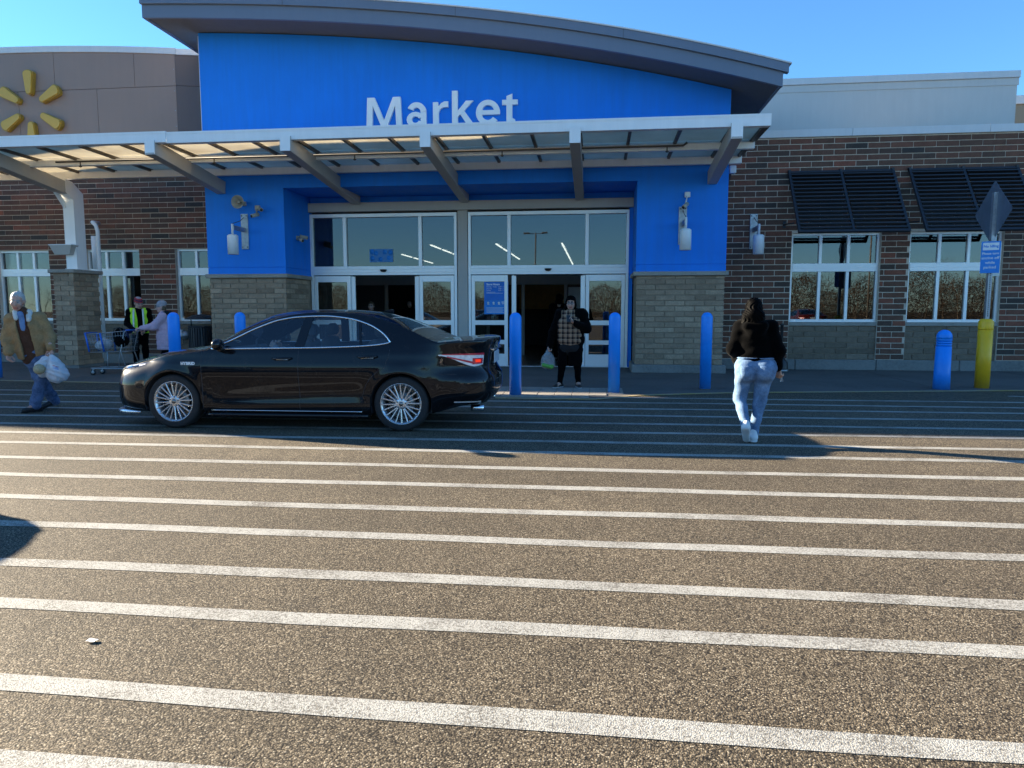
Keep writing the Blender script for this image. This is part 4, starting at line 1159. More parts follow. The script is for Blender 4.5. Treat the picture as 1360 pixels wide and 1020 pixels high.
def build_car(name, label, paint, detail=True, group=None):
    car = thing(name, label, 'car', (0, 0, 0), 0, group)
    OX, SC = 2.372, 1.022
    faces = []   # (tag, quad of points)
    def tr(p, sgn): return ((p[0] - OX) * SC, -sgn * p[1] * SC, p[2] * SC)
    def add(tag, G):
        for i in range(len(G) - 1):
            for j in range(len(G[0]) - 1):
                faces.append((tag(i, j) if callable(tag) else tag, (G[i][j], G[i + 1][j], G[i + 1][j + 1], G[i][j + 1])))
    # column stations
    xs = set()
    for xc in (XF, XR):
        for k in range(25): xs.add(round(xc - RA * math.cos(math.pi * k / 24), 5))
    for x in np.arange(.34, 4.62, .07):
        if all(abs(x - xc) > RA + .02 for xc in (XF, XR)): xs.add(round(float(x), 5))
    for x in (1.35, 1.40, 1.47, 2.555, 3.66, 4.22): xs.add(x)
    ul = [u_of_x(x) for x in sorted(xs)]
    u0, u1 = ul[0], ul[-1]
    ul = [u0 * k / 12 for k in range(12)] + ul + [u1 + (UT - u1) * k / 12 for k in range(1, 13)]
    TT = [0, .015, .04, .08, .14, .2, .27, .34, .41, .48, .55, .62, .68, .74, .80, .86, .91, .95, .98, 1.0]
    G = []
    for u in ul:
        x = px_(u); za, zb = zbot(x), zs_(x)
        G.append([S(u, za + (zb - za) * t) for t in TT])
    def tag_side(i, j):
        x = .5 * (px_(ul[i]) + px_(ul[i + 1])); 
        z = G[i][j][2]
        if 1.35 < x < 2.555 and j >= 2: return 'front_door'
        if 2.555 < x < 3.66 and j >= 2 and math.hypot(x - XR, z - ZA) > RA + .09: return 'rear_door'
        return 'body'
    add(tag_side, G)
    # hood
    Hd = []
    for u in [u for u in ul if px_(u) <= 1.4001]:
        P = S(u, zs_(px_(u))); xc = .02 + 1.18 * px_(u) / 1.40
        Hd.append(across(P, (xc, hz_(xc))))
    add('hood', Hd)
    Dk = []
    for u in [u for u in ul if px_(u) >= 4.2199]:
        P = S(u, zs_(px_(u))); xc = 4.21 + (4.87 - 4.21) * (px_(u) - 4.22) / (4.88 - 4.22)
        Dk.append(across(P, (xc, dz_(xc))))
    add('body', Dk)
    # greenhouse: side strips, roof, glass
    gx = sorted(set([round(float(x), 5) for x in np.linspace(1.40, 4.22, 74)] + [1.47, 3.66, 2.50, 2.60]))
    lowS, upS, cross_ = [], [], []
    for x in gx:
        zb, zt = zs_(x), zt_(x)
        if 1.47 <= x <= 3.66: d0, d1 = max(db_(x), zb + .004), max(min(dt_(x), zt - .012), db_(x))
        else: d0 = d1 = zb + (zt - zb) * .5
        lowS.append([SG(x, zb + (d0 - zb) * t) for t in (0, .3, 1)])
        upS.append([SG(x, d1 + (zt - d1) * t) for t in (0, .4, .75, 1)])
        cross_.append(across(SG(x, zt), (xc_(x), zc_(xc_(x)))))
    add('body', lowS); add('body', upS)
    def tag_roof(i, j):
        x = .5 * (gx[i] + gx[i + 1])
        if 1.44 < x < 2.16 and j >= 3: return 'windshield'
        if 3.40 < x < 4.10 and j >= 3: return 'rear_window'
        return 'roof'
    add(tag_roof, cross_)
    # weld both halves, take smooth normals from the whole skin, then part it into panels
    V, keys, quads = [], {}, []
    def vid(p):
        k = (round(p[0], 4), round(p[1], 4), round(p[2], 4))
        if k not in keys: keys[k] = len(V); V.append(p)
        return keys[k]
    for sgn in (1, -1):
        for tg, q in faces:
            ids = [vid(tr(p, sgn)) for p in q]
            r = []
            for i in ids:
                if i not in r: r.append(i)
            if len(r) < 3: continue
            quads.append((tg if tg not in ('front_door', 'rear_door') else tg + ('' if sgn == 1 else '#'), r if sgn == 1 else r[::-1]))
    VA = np.array(V); VN = np.zeros_like(VA)
    for tg, r in quads:
        a = VA[r[0]]; n = np.cross(VA[r[1]] - a, VA[r[-1]] - a)
        if len(r) == 4: n = n + np.cross(VA[r[2]] - VA[r[1]], VA[r[0]] - VA[r[1]]) if False else np.cross(VA[r[2]] - VA[r[0]], VA[r[3]] - VA[r[1]])
        for i in r: VN[i] += n
    L = np.linalg.norm(VN, axis=1); L[L == 0] = 1; VN /= L[:, None]
    # outward check at the side
    k = int(np.argmax(-VA[:, 1])); flip = VN[k][1] > 0
    if flip: VN = -VN
    groups = {}
    for tg, r in quads: groups.setdefault(tg, []).append(r[::-1] if flip else r)
    out = {}
    for tg, fs in groups.items():
        used = sorted(set(i for f in fs for i in f)); mp = {o: n for n, o in enumerate(used)}
        me = bpy.data.meshes.new(tg); me.from_pydata([V[i] for i in used], [], [[mp[i] for i in f] for f in fs])
        me.polygons.foreach_set('use_smooth', [True] * len(fs)); me.update()
        me.normals_split_custom_set_from_vertices([tuple(VN[i]) for i in used])
        mat = {'windshield': M['car_glass'], 'rear_window': M['car_glass_dark']}.get(tg, paint)
        out[tg] = link(tg.replace('#', ''), me, mat, car)
    # panes, pillar strips, chrome
    for sgn in (1, -1):
        def pane(xa0, xa1, xb0, xb1, mat, nm, off=.004, parent=None, zlo=None):
            """glass between two slanted edges (x at the belt, x at the top)"""
            P = []
            for i in range(17):
                row = []
                for j in range(9):
                    t = j / 8
                    xl = xa0 + (xb0 - xa0) * i / 16; xh = xa1 + (xb1 - xa1) * i / 16
                    x = xl
                    for _ in range(6):
                        d0, d1 = db_(x), max(dt_(x), db_(x) + .001); z = d0 + (d1 - d0) * t
                        x = xl + (xh - xl) * min(max((z - .99) / .37, 0), 1)
                    d0, d1 = db_(x), max(dt_(x), db_(x) + .0005)
                    p = SG(x, d0 + (d1 - d0) * t); row.append(tr((p[0], p[1] - off, p[2]), sgn))
                P.append(row)
            return MB().grid(P, True).build(nm, mat, parent or car)
        fd, rd = out['front_door' if sgn == 1 else 'front_door#'], out['rear_door' if sgn == 1 else 'rear_door#']
        pane(1.475, 1.475, 2.50, 2.565, M['car_glass'], 'window', parent=fd)
        pane(2.62, 2.675, 3.30, 3.235, M['car_glass_dark'], 'window', parent=rd)
        pane(3.33, 3.265, 3.655, 3.655, M['car_glass_dark'], 'quarter_window', parent=rd)
        pane(2.50, 2.565, 2.62, 2.675, M['trim_black'], 'pillar_trim', -.001)
        pane(3.30, 3.235, 3.33, 3.265, M['trim_black'], 'window_divider', -.001)
        lp = [SG(x, dt_(x)) for x in np.linspace(1.47, 3.66, 60)] + [SG(x, db_(x)) for x in np.linspace(3.64, 1.49, 50)]
        MB().tube([tr((p[0], p[1] + .003, p[2]), sgn) for p in lp], .0105, 6, closed=True).build('window_trim', M['chrome'], car)
        # rubber line along the roof edge of the windscreen
        # handles
        for (xh, zh, par) in ((2.36, .865, fd), (3.40, .890, rd)):
            u = u_of_x(xh); p = S(u, zh)
            h = MB().tube([tr((xh - .12, S(u_of_x(xh - .12), zh)[1] + .002, zh), sgn), tr((xh - .09, p[1] + .03, zh), sgn), tr((xh + .08, p[1] + .03, zh + .004), sgn), tr((xh + .12, S(u_of_x(xh + .12), zh)[1] + .002, zh + .004), sgn)], [.012, .016, .016, .012], 8)
            h.build('handle', paint, par)
            c = MB().tube([tr((xh - .08, p[1] + .034, zh - .012), sgn), tr((xh + .08, p[1] + .034, zh - .010), sgn)], .004, 6)
            c.build('handle_chrome', M['chrome'], par)
        # shut lines
        def skinline(pts, nm='shut_line', r=.0035):
            q = []
            for (x, z) in pts:
                p = S(u_of_x(x), z); q.append(tr((p[0], p[1] - .001, p[2]), sgn))
            MB().tube(q, r, 5).build(nm, M['interior_black'], car)
        skinline([(1.35, .22 + .72 * k / 12) for k in range(13)])
        skinline([(2.555, .22 + .75 * k / 12) for k in range(13)])
        arc = [(3.66, .985), (3.655, .92), (3.62, .82)] + [(XR + (RA + .10) * math.cos(a), ZA + (RA + .10) * math.sin(a)) for a in [math.radians(112 + 8 * k) for k in range(7)]] + [(3.28, .24)]
        skinline(arc)
        skinline([(.36, .768), (.5, .80), (.8, .86), (1.1, .905), (1.34, .94)], r=.003)
        skinline([(4.16, .70), (4.3, .69), (4.45, .685), (4.6, .69)], r=.003)
        # rocker moulding and front lip
        rk = MB().tube([tr((x, S(u_of_x(x), .19)[1] + .012, .175), sgn) for x in np.linspace(1.36, 3.38, 20)], .03, 8); rk.build('sill_moulding', paint, car)
        ch = MB().tube([tr((x, S(u_of_x(x), .25)[1] + .012, .235), sgn) for x in np.linspace(1.45, 3.32, 20)], .006, 6); ch.build('sill_trim', M['chrome'], car)
        # lamps laid on the skin
        def patch(ua, ub, zl, zh, mat, nm, off=.004, n=18, m=6, parent=None):
            P = []
            for i in range(n + 1):
                u = ua + (ub - ua) * i / n; t0 = i / n; row = []
                for j in range(m + 1):
                    z = zl(t0) + (zh(t0) - zl(t0)) * j / m
                    p = S(u, z); e = .002
                    q0, q1 = S(min(u + .01, UT), z), S(max(u - .01, 0), z)
                    tx, ty = q0[0] - q1[0], q0[1] - q1[1]; L = math.hypot(tx, ty) or 1
                    row.append(tr((p[0] - ty / L * off, p[1] + tx / L * off, z), sgn))
                P.append(row)
            return MB().grid(P, True).build(nm, mat, parent or car)
        ha, hb = u_of_x(.045), u_of_x(.56)
        hl_ = patch(ha, hb, lambda t: .645 + .10 * t + .03 * t * t, lambda t: .70 + .105 * t ** .8 - .02 * t * t, M['lens_clear'], 'headlight', .004)
        patch(ha + .08, hb - .12, lambda t: .665 + .085 * t, lambda t: .682 + .09 * t, M['trim_black'], 'headlight_insert', .007, parent=hl_)
        patch(ha + .16, hb - .26, lambda t: .690 + .05 * t, lambda t: .705 + .055 * t, M['lens_red'] if False else M['chrome'], 'headlight_bar', .008, parent=hl_)
        ta, tb = u_of_x(4.24), u_of_x(4.80)
        tl = patch(ta, tb, lambda t: .905 - .13 * sstep(0, .75, t) + .02 * sstep(.7, 1, t), lambda t: .918 + .012 * t, M['lens_clear'], 'taillight', .005)
        patch(ta + .05, tb, lambda t: .915 - .005 * t, lambda t: .925 + .012 * t, M['lens_red'], 'taillight_red_band', .008, parent=tl)
        patch(ta + .10, tb - .2, lambda t: .885 - .075 * t, lambda t: .900 - .065 * t, M['lens_red'], 'taillight_red_band', .008, parent=tl)
        patch(tb - .20, tb - .02, lambda t: .80 + .01 * t, lambda t: .875, M['lens_red'], 'taillight_red_lens', .008, parent=tl)
        if detail: patch(tb - .16, tb - .07, lambda t: .825, lambda t: .86, M['brake_glow'], 'brake_light', .011, parent=tl)
        # corner vents of the bumpers
        va, vb = u_of_x(4.50), u_of_x(4.80)
        patch(va, vb, lambda t: .40 + .02 * t, lambda t: .44 + .16 * t, M['trim_black'], 'bumper_vent', .003)
        patch(u_of_x(4.42), u_of_x(4.76), lambda t: .345, lambda t: .362, M['chrome'] if False else M['lens_clear'], 'rear_reflector', .006)
        patch(u_of_x(.03), u_of_x(.22), lambda t: .33 + .02 * t, lambda t: .55 - .04 * t, M['trim_black'], 'bumper_intake', .003)
        lp_ = MB().tube([tr((x - .015, S(u_of_x(x), .20)[1] + .015, .185 - .01 * k / 12), sgn) for k, x in enumerate(np.linspace(.50, .02, 13))], [.016 + .014 * min(1, k / 6) for k in range(13)], 8)
        lp_.build('front_lip', M['alloy'] if detail else paint, car)  # silver colour stands in for sunlight on the lip
        # mirror
        mi = MB().lathe([(0, -.115), (.04, -.11), (.072, -.08), (.085, -.02), (.08, .05), (.05, .09), (0, .10)], 16, 'y')
        mo = mi.build('side_mirror', paint, car); mo.location = tr((1.62, 1.0, 1.035), sgn); mo.scale = (.75, 1.0, .82); mo.rotation_euler = (0, 0, sgn * .12)
        MB().tube([(0, sgn * .17, -.10), (0, sgn * .04, -.06)], [.04, .05], 8).build('mirror_foot', M['trim_black'], mo)
        MB().tube([(-.08, -.09, -.035), (-.09, -.0, -.04), (-.08, .08, -.045)], .008, 6).build('mirror_trim', M['chrome'], mo)
    # grille, plate, boot details
    g = MB()
    for k in range(5): g.box((.03 - OX) * SC - .012, (.09 - OX) * SC, -.42 + .02 * k, .42 - .02 * k, .27 + .055 * k, .29 + .055 * k, .004)
    g.build('grille', M['trim_black'], car)
    bx = (4.88 - OX) * SC
    MB().box(bx - .055, bx - .045, -.27, .27, .80, .95, .004).build('licence_plate', M['plate'], car)
    MB().box(bx - .09, bx - .035, -.42, .42, .965, .995, .008).build('boot_trim', M['chrome'], car)
    eb = MB().lathe([(.045, bx - .055), (.06, bx - .035), (.045, bx - .03)], 20, 'x', (0, 0, 1.045)); eb.build('emblem_ring', M['chrome'], car)
    if detail: 
        for sgn in (1, -1): MB().tube([(bx - .30, sgn * -.62, .27), (bx - .14, sgn * -.62, .265)], .04, 12).build('exhaust_tip', M['chrome'], car)
    d = MB(); df = MB()
    for s in (-1, 1): pass
    df.lathe([(0, -.14), (.1, -.14)], 4) if False else None
    fin = MB(); 
    fp = [((3.30 - OX) * SC, 1.40 * SC), ((3.50 - OX) * SC, 1.385 * SC), ((3.50 - OX) * SC, 1.44 * SC), ((3.46 - OX) * SC, 1.455 * SC)]
    fin.prism(fp, -.022, .022); fin.build('roof_fin', paint, car)
    # underbody, wheel wells
    ub = MB()
    ub.box((.25 - OX) * SC, (.58 - OX) * SC, -.72, .72, .21, .62); ub.box((1.34 - OX) * SC, (3.40 - OX) * SC, -.84, .84, .19, .34); ub.box((4.17 - OX) * SC, (4.62 - OX) * SC, -.72, .72, .33, .78)
    ub.box((.58 - OX) * SC, (1.34 - OX) * SC, -.52, .52, .22, .80); ub.box((3.40 - OX) * SC, (4.17 - OX) * SC, -.56, .56, .25, .85)
    ub.build('underbody', M['interior_black'], car)
    for xc in (XF, XR):
        for s in (-1, 1):
            wl = MB()
            P = [[((xc + (RA + .002) * math.cos(a) - OX) * SC, s * y, (ZA + (RA + .002) * math.sin(a)) * SC) for y in (.55, .72, .895)] for a in [math.pi * k / 16 - .3 * (1 - k / 8) for k in range(17)]]
            wl.grid(P, True).build('wheel_arch_liner', M['interior_black'], car)
    # cabin
    ib = MB(); 
    def cb(x0, x1, y0, y1, z0, z1, c=.03): ib.box((x0 - OX) * SC, (x1 - OX) * SC, y0, y1, z0 * SC, z1 * SC, c)
    cb(1.36, 1.84, -.74, .74, .72, .965, .05); ib.build('dashboard', M['interior_black'], car)
    for (xb, ys) in ((2.42, (-.38, .38)), (3.28, (-.38, .38))):
        for y in ys:
            s = MB()
            s.beam(((xb - .10 - OX) * SC, y, .52), ((xb + .12 - OX) * SC, y, 1.10), .46, .13, up=(1, 0, 0), ch=.04)
            s.box((xb - .55 - OX) * SC, (xb - .05 - OX) * SC, y - .24, y + .24, .40, .55, .05)
            so = s.build('seat', M['interior_grey'], car)
            h = MB().box((xb + .08 - OX) * SC, (xb + .18 - OX) * SC, y - .13, y + .13, 1.13, 1.29, .04); h.build('headrest', M['interior_grey'], so)
    MB().box((3.42 - OX) * SC, (4.05 - OX) * SC, -.66, .66, .98, 1.0).build('parcel_shelf', M['interior_black'], car)
    sw = MB(); c0 = Vector(((1.93 - OX) * SC, -.38, .945)); ax = Vector((.86, 0, .5)); e1 = Vector((0, 1, 0)); e2 = ax.cross(e1)
    sw.tube([c0 + e1 * .185 * math.cos(a) + e2 * .185 * math.sin(a) for a in [2 * math.pi * k / 24 for k in range(24)]], .015, 8, closed=True)
    sw.tube([c0 - e1 * .18, c0 - ax * .04, c0 + e1 * .18], .02, 6); sw.tube([c0 - ax * .04, c0 - e2 * .18], .02, 6); sw.tube([c0 - ax * .3, c0], .03, 8)
    sw.build('steering_wheel', M['interior_black'], car)
    rv = MB().box((1.98 - OX) * SC, (2.02 - OX) * SC, -.13, .13, 1.30, 1.37, .01); rv.build('rear_view_mirror', M['interior_black'], car)
    # wheels
    tm = MB().lathe([(.245, -.105), (.30, -.112), (.325, -.105), (.336, -.085), (.339, -.03), (.339, .03), (.336, .085), (.325, .105), (.30, .112), (.245, .105)], 48, 'y', cap=False).mesh('tyre', True)
    tm.materials.append(M['tyre'])
    r = MB()
    r.lathe([(.245, .10), (.235, .085), (.215, .05), (.215, -.06), (.232, -.088), (.248, -.106), (.254, -.106), (.254, -.10)], 48, 'y', cap=False)
    for k in range(10):
        a0 = 2 * math.pi * k / 10 + math.pi / 2
        for s in (-1, 1):
            a1 = a0 + s * .045; a2 = a0 + s * .155
            p0 = Vector((.05 * math.cos(a1), -.075, .05 * math.sin(a1))); p1 = Vector((.238 * math.cos(a2), -.094, .238 * math.sin(a2)))
            r.beam(p0, p1, .017, .03, up=(0, 1, 0), ch=.004)
    r.lathe([(.075, -.05), (.075, -.085), (.06, -.092), (.03, -.094), (0, -.094)], 24, 'y')
    rm = r.mesh('rim', True); rm.materials.append(M['alloy'])
    nb = MB()
    for k in range(5):
        a = 2 * math.pi * k / 5 + .3; nb.lathe([(.011, -.086), (.011, -.0955), (0, -.0955)], 8, 'y', (.055 * math.cos(a), 0, .055 * math.sin(a)))
    nb.lathe([(.028, -.0942), (.028, -.098), (0, -.099)], 16, 'y')
    nm_ = nb.mesh('lug_nuts', True); nm_.materials.append(M['disc'])
    bd = MB().lathe([(0, .0), (.07, 0), (.155, -.005), (.155, .02), (0, .02)], 32, 'y'); bd.lathe([(.21, .06), (.0, .06)], 32, 'y'); bd = bd.mesh('brake_disc', True); bd.materials.append(M['disc'])
    for xc in (XF, XR):
        for s in (1, -1):
            w = bpy.data.objects.new('wheel', None); COL.objects.link(w); w.parent = car
            w.location = ((xc - OX) * SC, -s * .792, .339); w.rotation_euler = (0, rnd.uniform(0, .6) if s == 1 else 0, 0)
            if s == -1: w.rotation_euler = (0, 0, math.pi)
            for nm2, me in (('tyre', tm), ('rim', rm), ('lug_nuts', nm_), ('brake_disc', bd)): link(nm2, me, None, w)
    if detail:
        u = u_of_x(1.22); p = S(u, .80)
        bg_ = text('HYBRID', .050, M['sign_white'], car, tr((1.10, p[1] + .006, .785), 1), name='badge', bold=.0025, spacing=1.05, ext=.002)
    return car
car = build_car('black_sedan', 'glossy black saloon car standing on the striped crossing before the doors', M['car_black'])
CAR_YAW = math.radians(1.7)
car.location = (-3.78 - .885 * 1.0 * math.sin(CAR_YAW), 8.285 + .885, 0)
car.rotation_euler = (0, 0, CAR_YAW)
# ------------------------------------------------------------------ people
def surface_nets(D, org, h):
    nx, ny, nz = D.shape
    ins = D < 0
    c = [(0,0,0),(1,0,0),(0,1,0),(1,1,0),(0,0,1),(1,0,1),(0,1,1),(1,1,1)]
    E_ = [(0,1),(2,3),(4,5),(6,7),(0,2),(1,3),(4,6),(5,7),(0,4),(1,5),(2,6),(3,7)]
    def sub(A, o): return A[o[0]:nx-1+o[0], o[1]:ny-1+o[1], o[2]:nz-1+o[2]]
    cs = sum(sub(ins, o).astype(np.int8) for o in c)
    act = (cs > 0) & (cs < 8)
    I = np.argwhere(act)
    if not len(I): return np.zeros((0, 3)), []
    acc = np.zeros((len(I), 3)); cnt = np.zeros(len(I))
    val = [D[I[:,0]+o[0], I[:,1]+o[1], I[:,2]+o[2]] for o in c]
    for a, b in E_:
        va, vb = val[a], val[b]; m = (va < 0) != (vb < 0)
        t = np.where(m, va / np.where(np.abs(va - vb) < 1e-12, 1, va - vb), 0)
        oa, ob = np.array(c[a]), np.array(c[b])
        acc += m[:, None] * (oa + (ob - oa) * t[:, None]); cnt += m
    P = (I + acc / cnt[:, None]) * h + org
    idx = -np.ones(act.shape, np.int64); idx[act] = np.arange(len(I))
    Q = []
    for ax in range(3):
        sl0 = [slice(None)] * 3; sl1 = [slice(None)] * 3
        sl0[ax] = slice(0, -1); sl1[ax] = slice(1, None)
        a, b = ins[tuple(sl0)], ins[tuple(sl1)]
        e = np.argwhere(a != b)
        o1, o2 = [k for k in range(3) if k != ax]
        ok = (e[:, o1] > 0) & (e[:, o2] > 0) & (e[:, o1] < D.shape[o1] - 1) & (e[:, o2] < D.shape[o2] - 1)
        e = e[ok]
        def g(d1, d2):
            q = e.copy(); q[:, o1] -= d1; q[:, o2] -= d2
            return idx[q[:, 0], q[:, 1], q[:, 2]]
        q = np.stack([g(1, 1), g(0, 1), g(0, 0), g(1, 0)], 1)
        s = a[e[:, 0], e[:, 1], e[:, 2]]
        if ax == 1: s = ~s
        q[~s] = q[~s][:, ::-1]
        Q.append(q)
    Q = np.concatenate(Q); Q = Q[(Q >= 0).all(1)]
    return P, Q

class Sdf:
    def __init__(self, k=.03): self.p = []; self.k = k
    def cap(self, a, b, ra, rb=None, sq=None, col=None, k=None):
        self.p.append(('c', np.array(a, float), np.array(b, float), ra, ra if rb is None else rb, np.array(sq or (1, 1, 1), float), col, k)); return self
    def ell(self, c, r, col=None, k=None, R=None):
        self.p.append(('e', np.array(c, float), np.array(r, float), R, 0, 0, col, k)); return self
    def bounds(self):
        lo, hi = np.full(3, 1e9), np.full(3, -1e9)
        for q in self.p:
            if q[0] == 'c':
                r = max(q[3], q[4]) * max(1, q[5].max())
                for e in (q[1], q[2]): lo = np.minimum(lo, e - r); hi = np.maximum(hi, e + r)
            else:
                r = q[2].max() if q[3] is not None else q[2]
                lo = np.minimum(lo, q[1] - r); hi = np.maximum(hi, q[1] + r)
        return lo, hi
    def ev(self, q, X):
        if q[0] == 'c':
            s = q[5]; P = X / s; a, b = q[1] / s, q[2] / s
            d = b - a; L = max(float(d @ d), 1e-12)
            t = np.clip(((P - a) @ d) / L, 0, 1)
            v = P - a - t[..., None] * d
            return (np.sqrt((v * v).sum(-1)) - (q[3] + (q[4] - q[3]) * t)) * s.min()
        P = X - q[1]
        if q[3] is not None: P = P @ q[3]
        r = q[2]; k0 = np.sqrt(((P / r) ** 2).sum(-1)); k1 = np.sqrt(((P / (r * r)) ** 2).sum(-1)) + 1e-9
        return k0 * (k0 - 1) / k1
    def mesh(self, h, post=None, base=(.5, .5, .5), pad=.03):
        lo, hi = self.bounds(); lo = lo - pad; hi = hi + pad
        n = np.maximum(np.ceil((hi - lo) / h).astype(int) + 1, 4)
        ax = [lo[i] + h * np.arange(n[i]) for i in range(3)]
        X = np.stack(np.meshgrid(*ax, indexing='ij'), -1).astype(np.float32)
        D = None
        for q in self.p:
            d = self.ev(q, X)
            if D is None: D = d; continue
            k = self.k if q[7] is None else q[7]
            hh = np.clip(.5 + .5 * (D - d) / k, 0, 1)
            D = D * (1 - hh) + d * hh - k * hh * (1 - hh)
        if post is not None: D = post(X, D)
        V, Q = surface_nets(D, lo, h)
        C_ = None
        if any(q[6] is not None for q in self.p) and len(V):
            best = np.full(len(V), 1e9); C_ = np.tile(np.array(base, float), (len(V), 1))
            for q in self.p:
                d = self.ev(q, V) - (.004 if q[6] is not None else 0)
                m = d < best; best[m] = d[m]; C_[m] = np.array(q[6] if q[6] is not None else base)
        return V, Q, C_

def np_obj(name, parts, mat, parent, colors=False):
    """parts: list of (V, Q, C); joined into one mesh object"""
    V, F, C_ = [], [], []
    b = 0
    for v, q, c in parts:
        V.append(v); F.append(np.asarray(q) + b); b += len(v)
        if colors: C_.append(c)
    V = np.concatenate(V); F = np.concatenate(F)
    me = bpy.data.meshes.new(name)
    me.vertices.add(len(V)); me.vertices.foreach_set('co', V.astype(np.float32).ravel())
    me.loops.add(len(F) * 4); me.loops.foreach_set('vertex_index', F.astype(np.int32).ravel())
    me.polygons.add(len(F)); me.polygons.foreach_set('loop_start', np.arange(0, len(F) * 4, 4, dtype=np.int32))
    me.update(calc_edges=True); me.validate()
    me.polygons.foreach_set('use_smooth', np.ones(len(me.polygons), bool))
    if colors:
        C_ = np.concatenate(C_); at = me.color_attributes.new('Col', 'FLOAT_COLOR', 'POINT')
        at.data.foreach_set('color', np.concatenate([C_, np.ones((len(C_), 1))], 1).astype(np.float32).ravel())
    bm = bmesh.new(); bm.from_mesh(me); bmesh.ops.recalc_face_normals(bm, faces=bm.faces); bm.to_mesh(me); bm.free()
    return link(name, me, mat, parent)

def mat_skin():
    t = NT('skin'); v = t.coord(1.0, 'Object')
    a = t.attr('Col').outputs['Color']
    c = t.mix(1.0, a, t.ramp(t.noise(v, 40, 4), [(.3, (.88, .84, .83)), (.7, (1.08, 1.08, 1.08))]), 'MULTIPLY')
    b = t.bsdf(c, .48, 0, t.bump(t.noise(v, 220, 2), .12, .002), spec=.4)
    b.inputs['Subsurface Weight'].default_value = .12; b.inputs['Subsurface Radius'].default_value = (.012, .005, .003)
    return t.m
def mat_cloth(name, col, var=.25, weave=260, rough=.9, fade=None, spec=.12):
    t = NT(name); v = t.coord(1.0, 'Object')
    n = t.noise(v, 9, 5, .65); n2 = t.noise(v, 60, 3)
    c = t.ramp(n, [(.28, tuple(x * (1 - var) for x in col)), (.72, tuple(min(1, x * (1 + var)) for x in (fade or col)))])
    c = t.mix(1.0, c, t.ramp(n2, [(.3, .85), (.7, 1.12)]), 'MULTIPLY')
    h = t.math('ADD', t.math('MULTIPLY', t.noise(v, weave, 2), .3), t.math('MULTIPLY', t.noise(v, 22, 4), 1.0))
    b = t.bsdf(c, rough, 0, t.bump(h, .45, .008), spec=spec)
    b.inputs['Sheen Weight'].default_value = .03
    return t.m
def mat_plaid():
    t = NT('plaid_flannel'); v = t.coord(1.0, 'Object')
    sx = t.n('ShaderNodeSeparateXYZ'); t.l(v, sx.inputs[0])
    def band(o, f): 
        return t.ramp(t.math('FRACT', t.math('MULTIPLY', sx.outputs[o], f)), [(.30, 0), (.34, 1), (.66, 1), (.70, 0)])
    def thin(o, f): return t.ramp(t.math('FRACT', t.math('MULTIPLY', sx.outputs[o], f)), [(.08, 0), (.1, 1), (.16, 1), (.18, 0)])
    a = t.math('MULTIPLY', t.math('ADD', band('X', 11), band('Z', 11)), .5)
    c = t.ramp(a, [(0, (.30, .17, .10)), (.5, (.10, .055, .04)), (1, (.015, .012, .012))])
    c = t.mix(t.math('MULTIPLY', t.math('MAXIMUM', thin('X', 11), thin('Z', 11)), .55), c, (.45, .34, .25))
    t.bsdf(c, .9, 0, t.bump(t.noise(v, 25, 4), .4, .008), spec=.15); return t.m
M['skin'] = mat_skin()
M['jacket_tan'] = mat_cloth('tan_canvas', (.31, .185, .085), .22)
M['fleece'] = mat_cloth('cream_fleece', (.58, .56, .52), .12, 120)
M['shirt_brown'] = mat_cloth('brown_shirt', (.075, .035, .022), .2)
M['shirt_blue'] = mat_cloth('blue_shirt', (.14, .22, .38), .2)
M['jeans_dark'] = mat_cloth('dark_denim', (.05, .085, .17), .35, 320, .85, (.11, .16, .27))
M['jeans_light'] = mat_cloth('light_denim', (.085, .15, .26), .3, 320, .85, (.14, .22, .34))
M['black_cloth'] = mat_cloth('black_cloth', (.0022, .0022, .0026), .35, spec=.03)
M['black_top'] = mat_cloth('black_sweatshirt', (.0012, .0012, .0014), .35, spec=.02)
M['charcoal_cloth'] = mat_cloth('charcoal_cloth', (.018, .018, .020), .3)
M['hivis'] = mat_cloth('hivis_lime', (.50, .85, .05), .08)
M['reflective'] = plain('reflective_tape', (.62, .66, .60), .35, 0, .06)
M['lilac'] = mat_cloth('lilac_quilt', (.52, .36, .44), .10)
M['grey_knit'] = mat_cloth('grey_knit', (.30, .28, .30), .2, 90)
M['red_knit'] = mat_cloth('red_knit', (.42, .045, .05), .2, 90)
M['navy_knit'] = mat_cloth('navy_knit', (.02, .025, .07), .2, 90)
M['hair_black'] = plain('black_hair', (.0014, .0012, .0012), .55, 0, .4, 30, .5, 160, spec=.03)
M['hair_grey'] = plain('grey_hair', (.42, .40, .38), .55, 0, .25, 40, .5, 160)
M['hair_brown'] = plain('brown_hair', (.10, .06, .03), .5, 0, .3, 40, .5, 160)
M['shoe_white'] = plain('white_leather', (.66, .66, .66), .5, 0, .1)
M['shoe_black'] = plain('black_leather', (.014, .013, .013), .5, 0, .2)
M['sole_white'] = plain('white_rubber', (.6, .6, .6), .6)
M['plaid'] = mat_plaid()
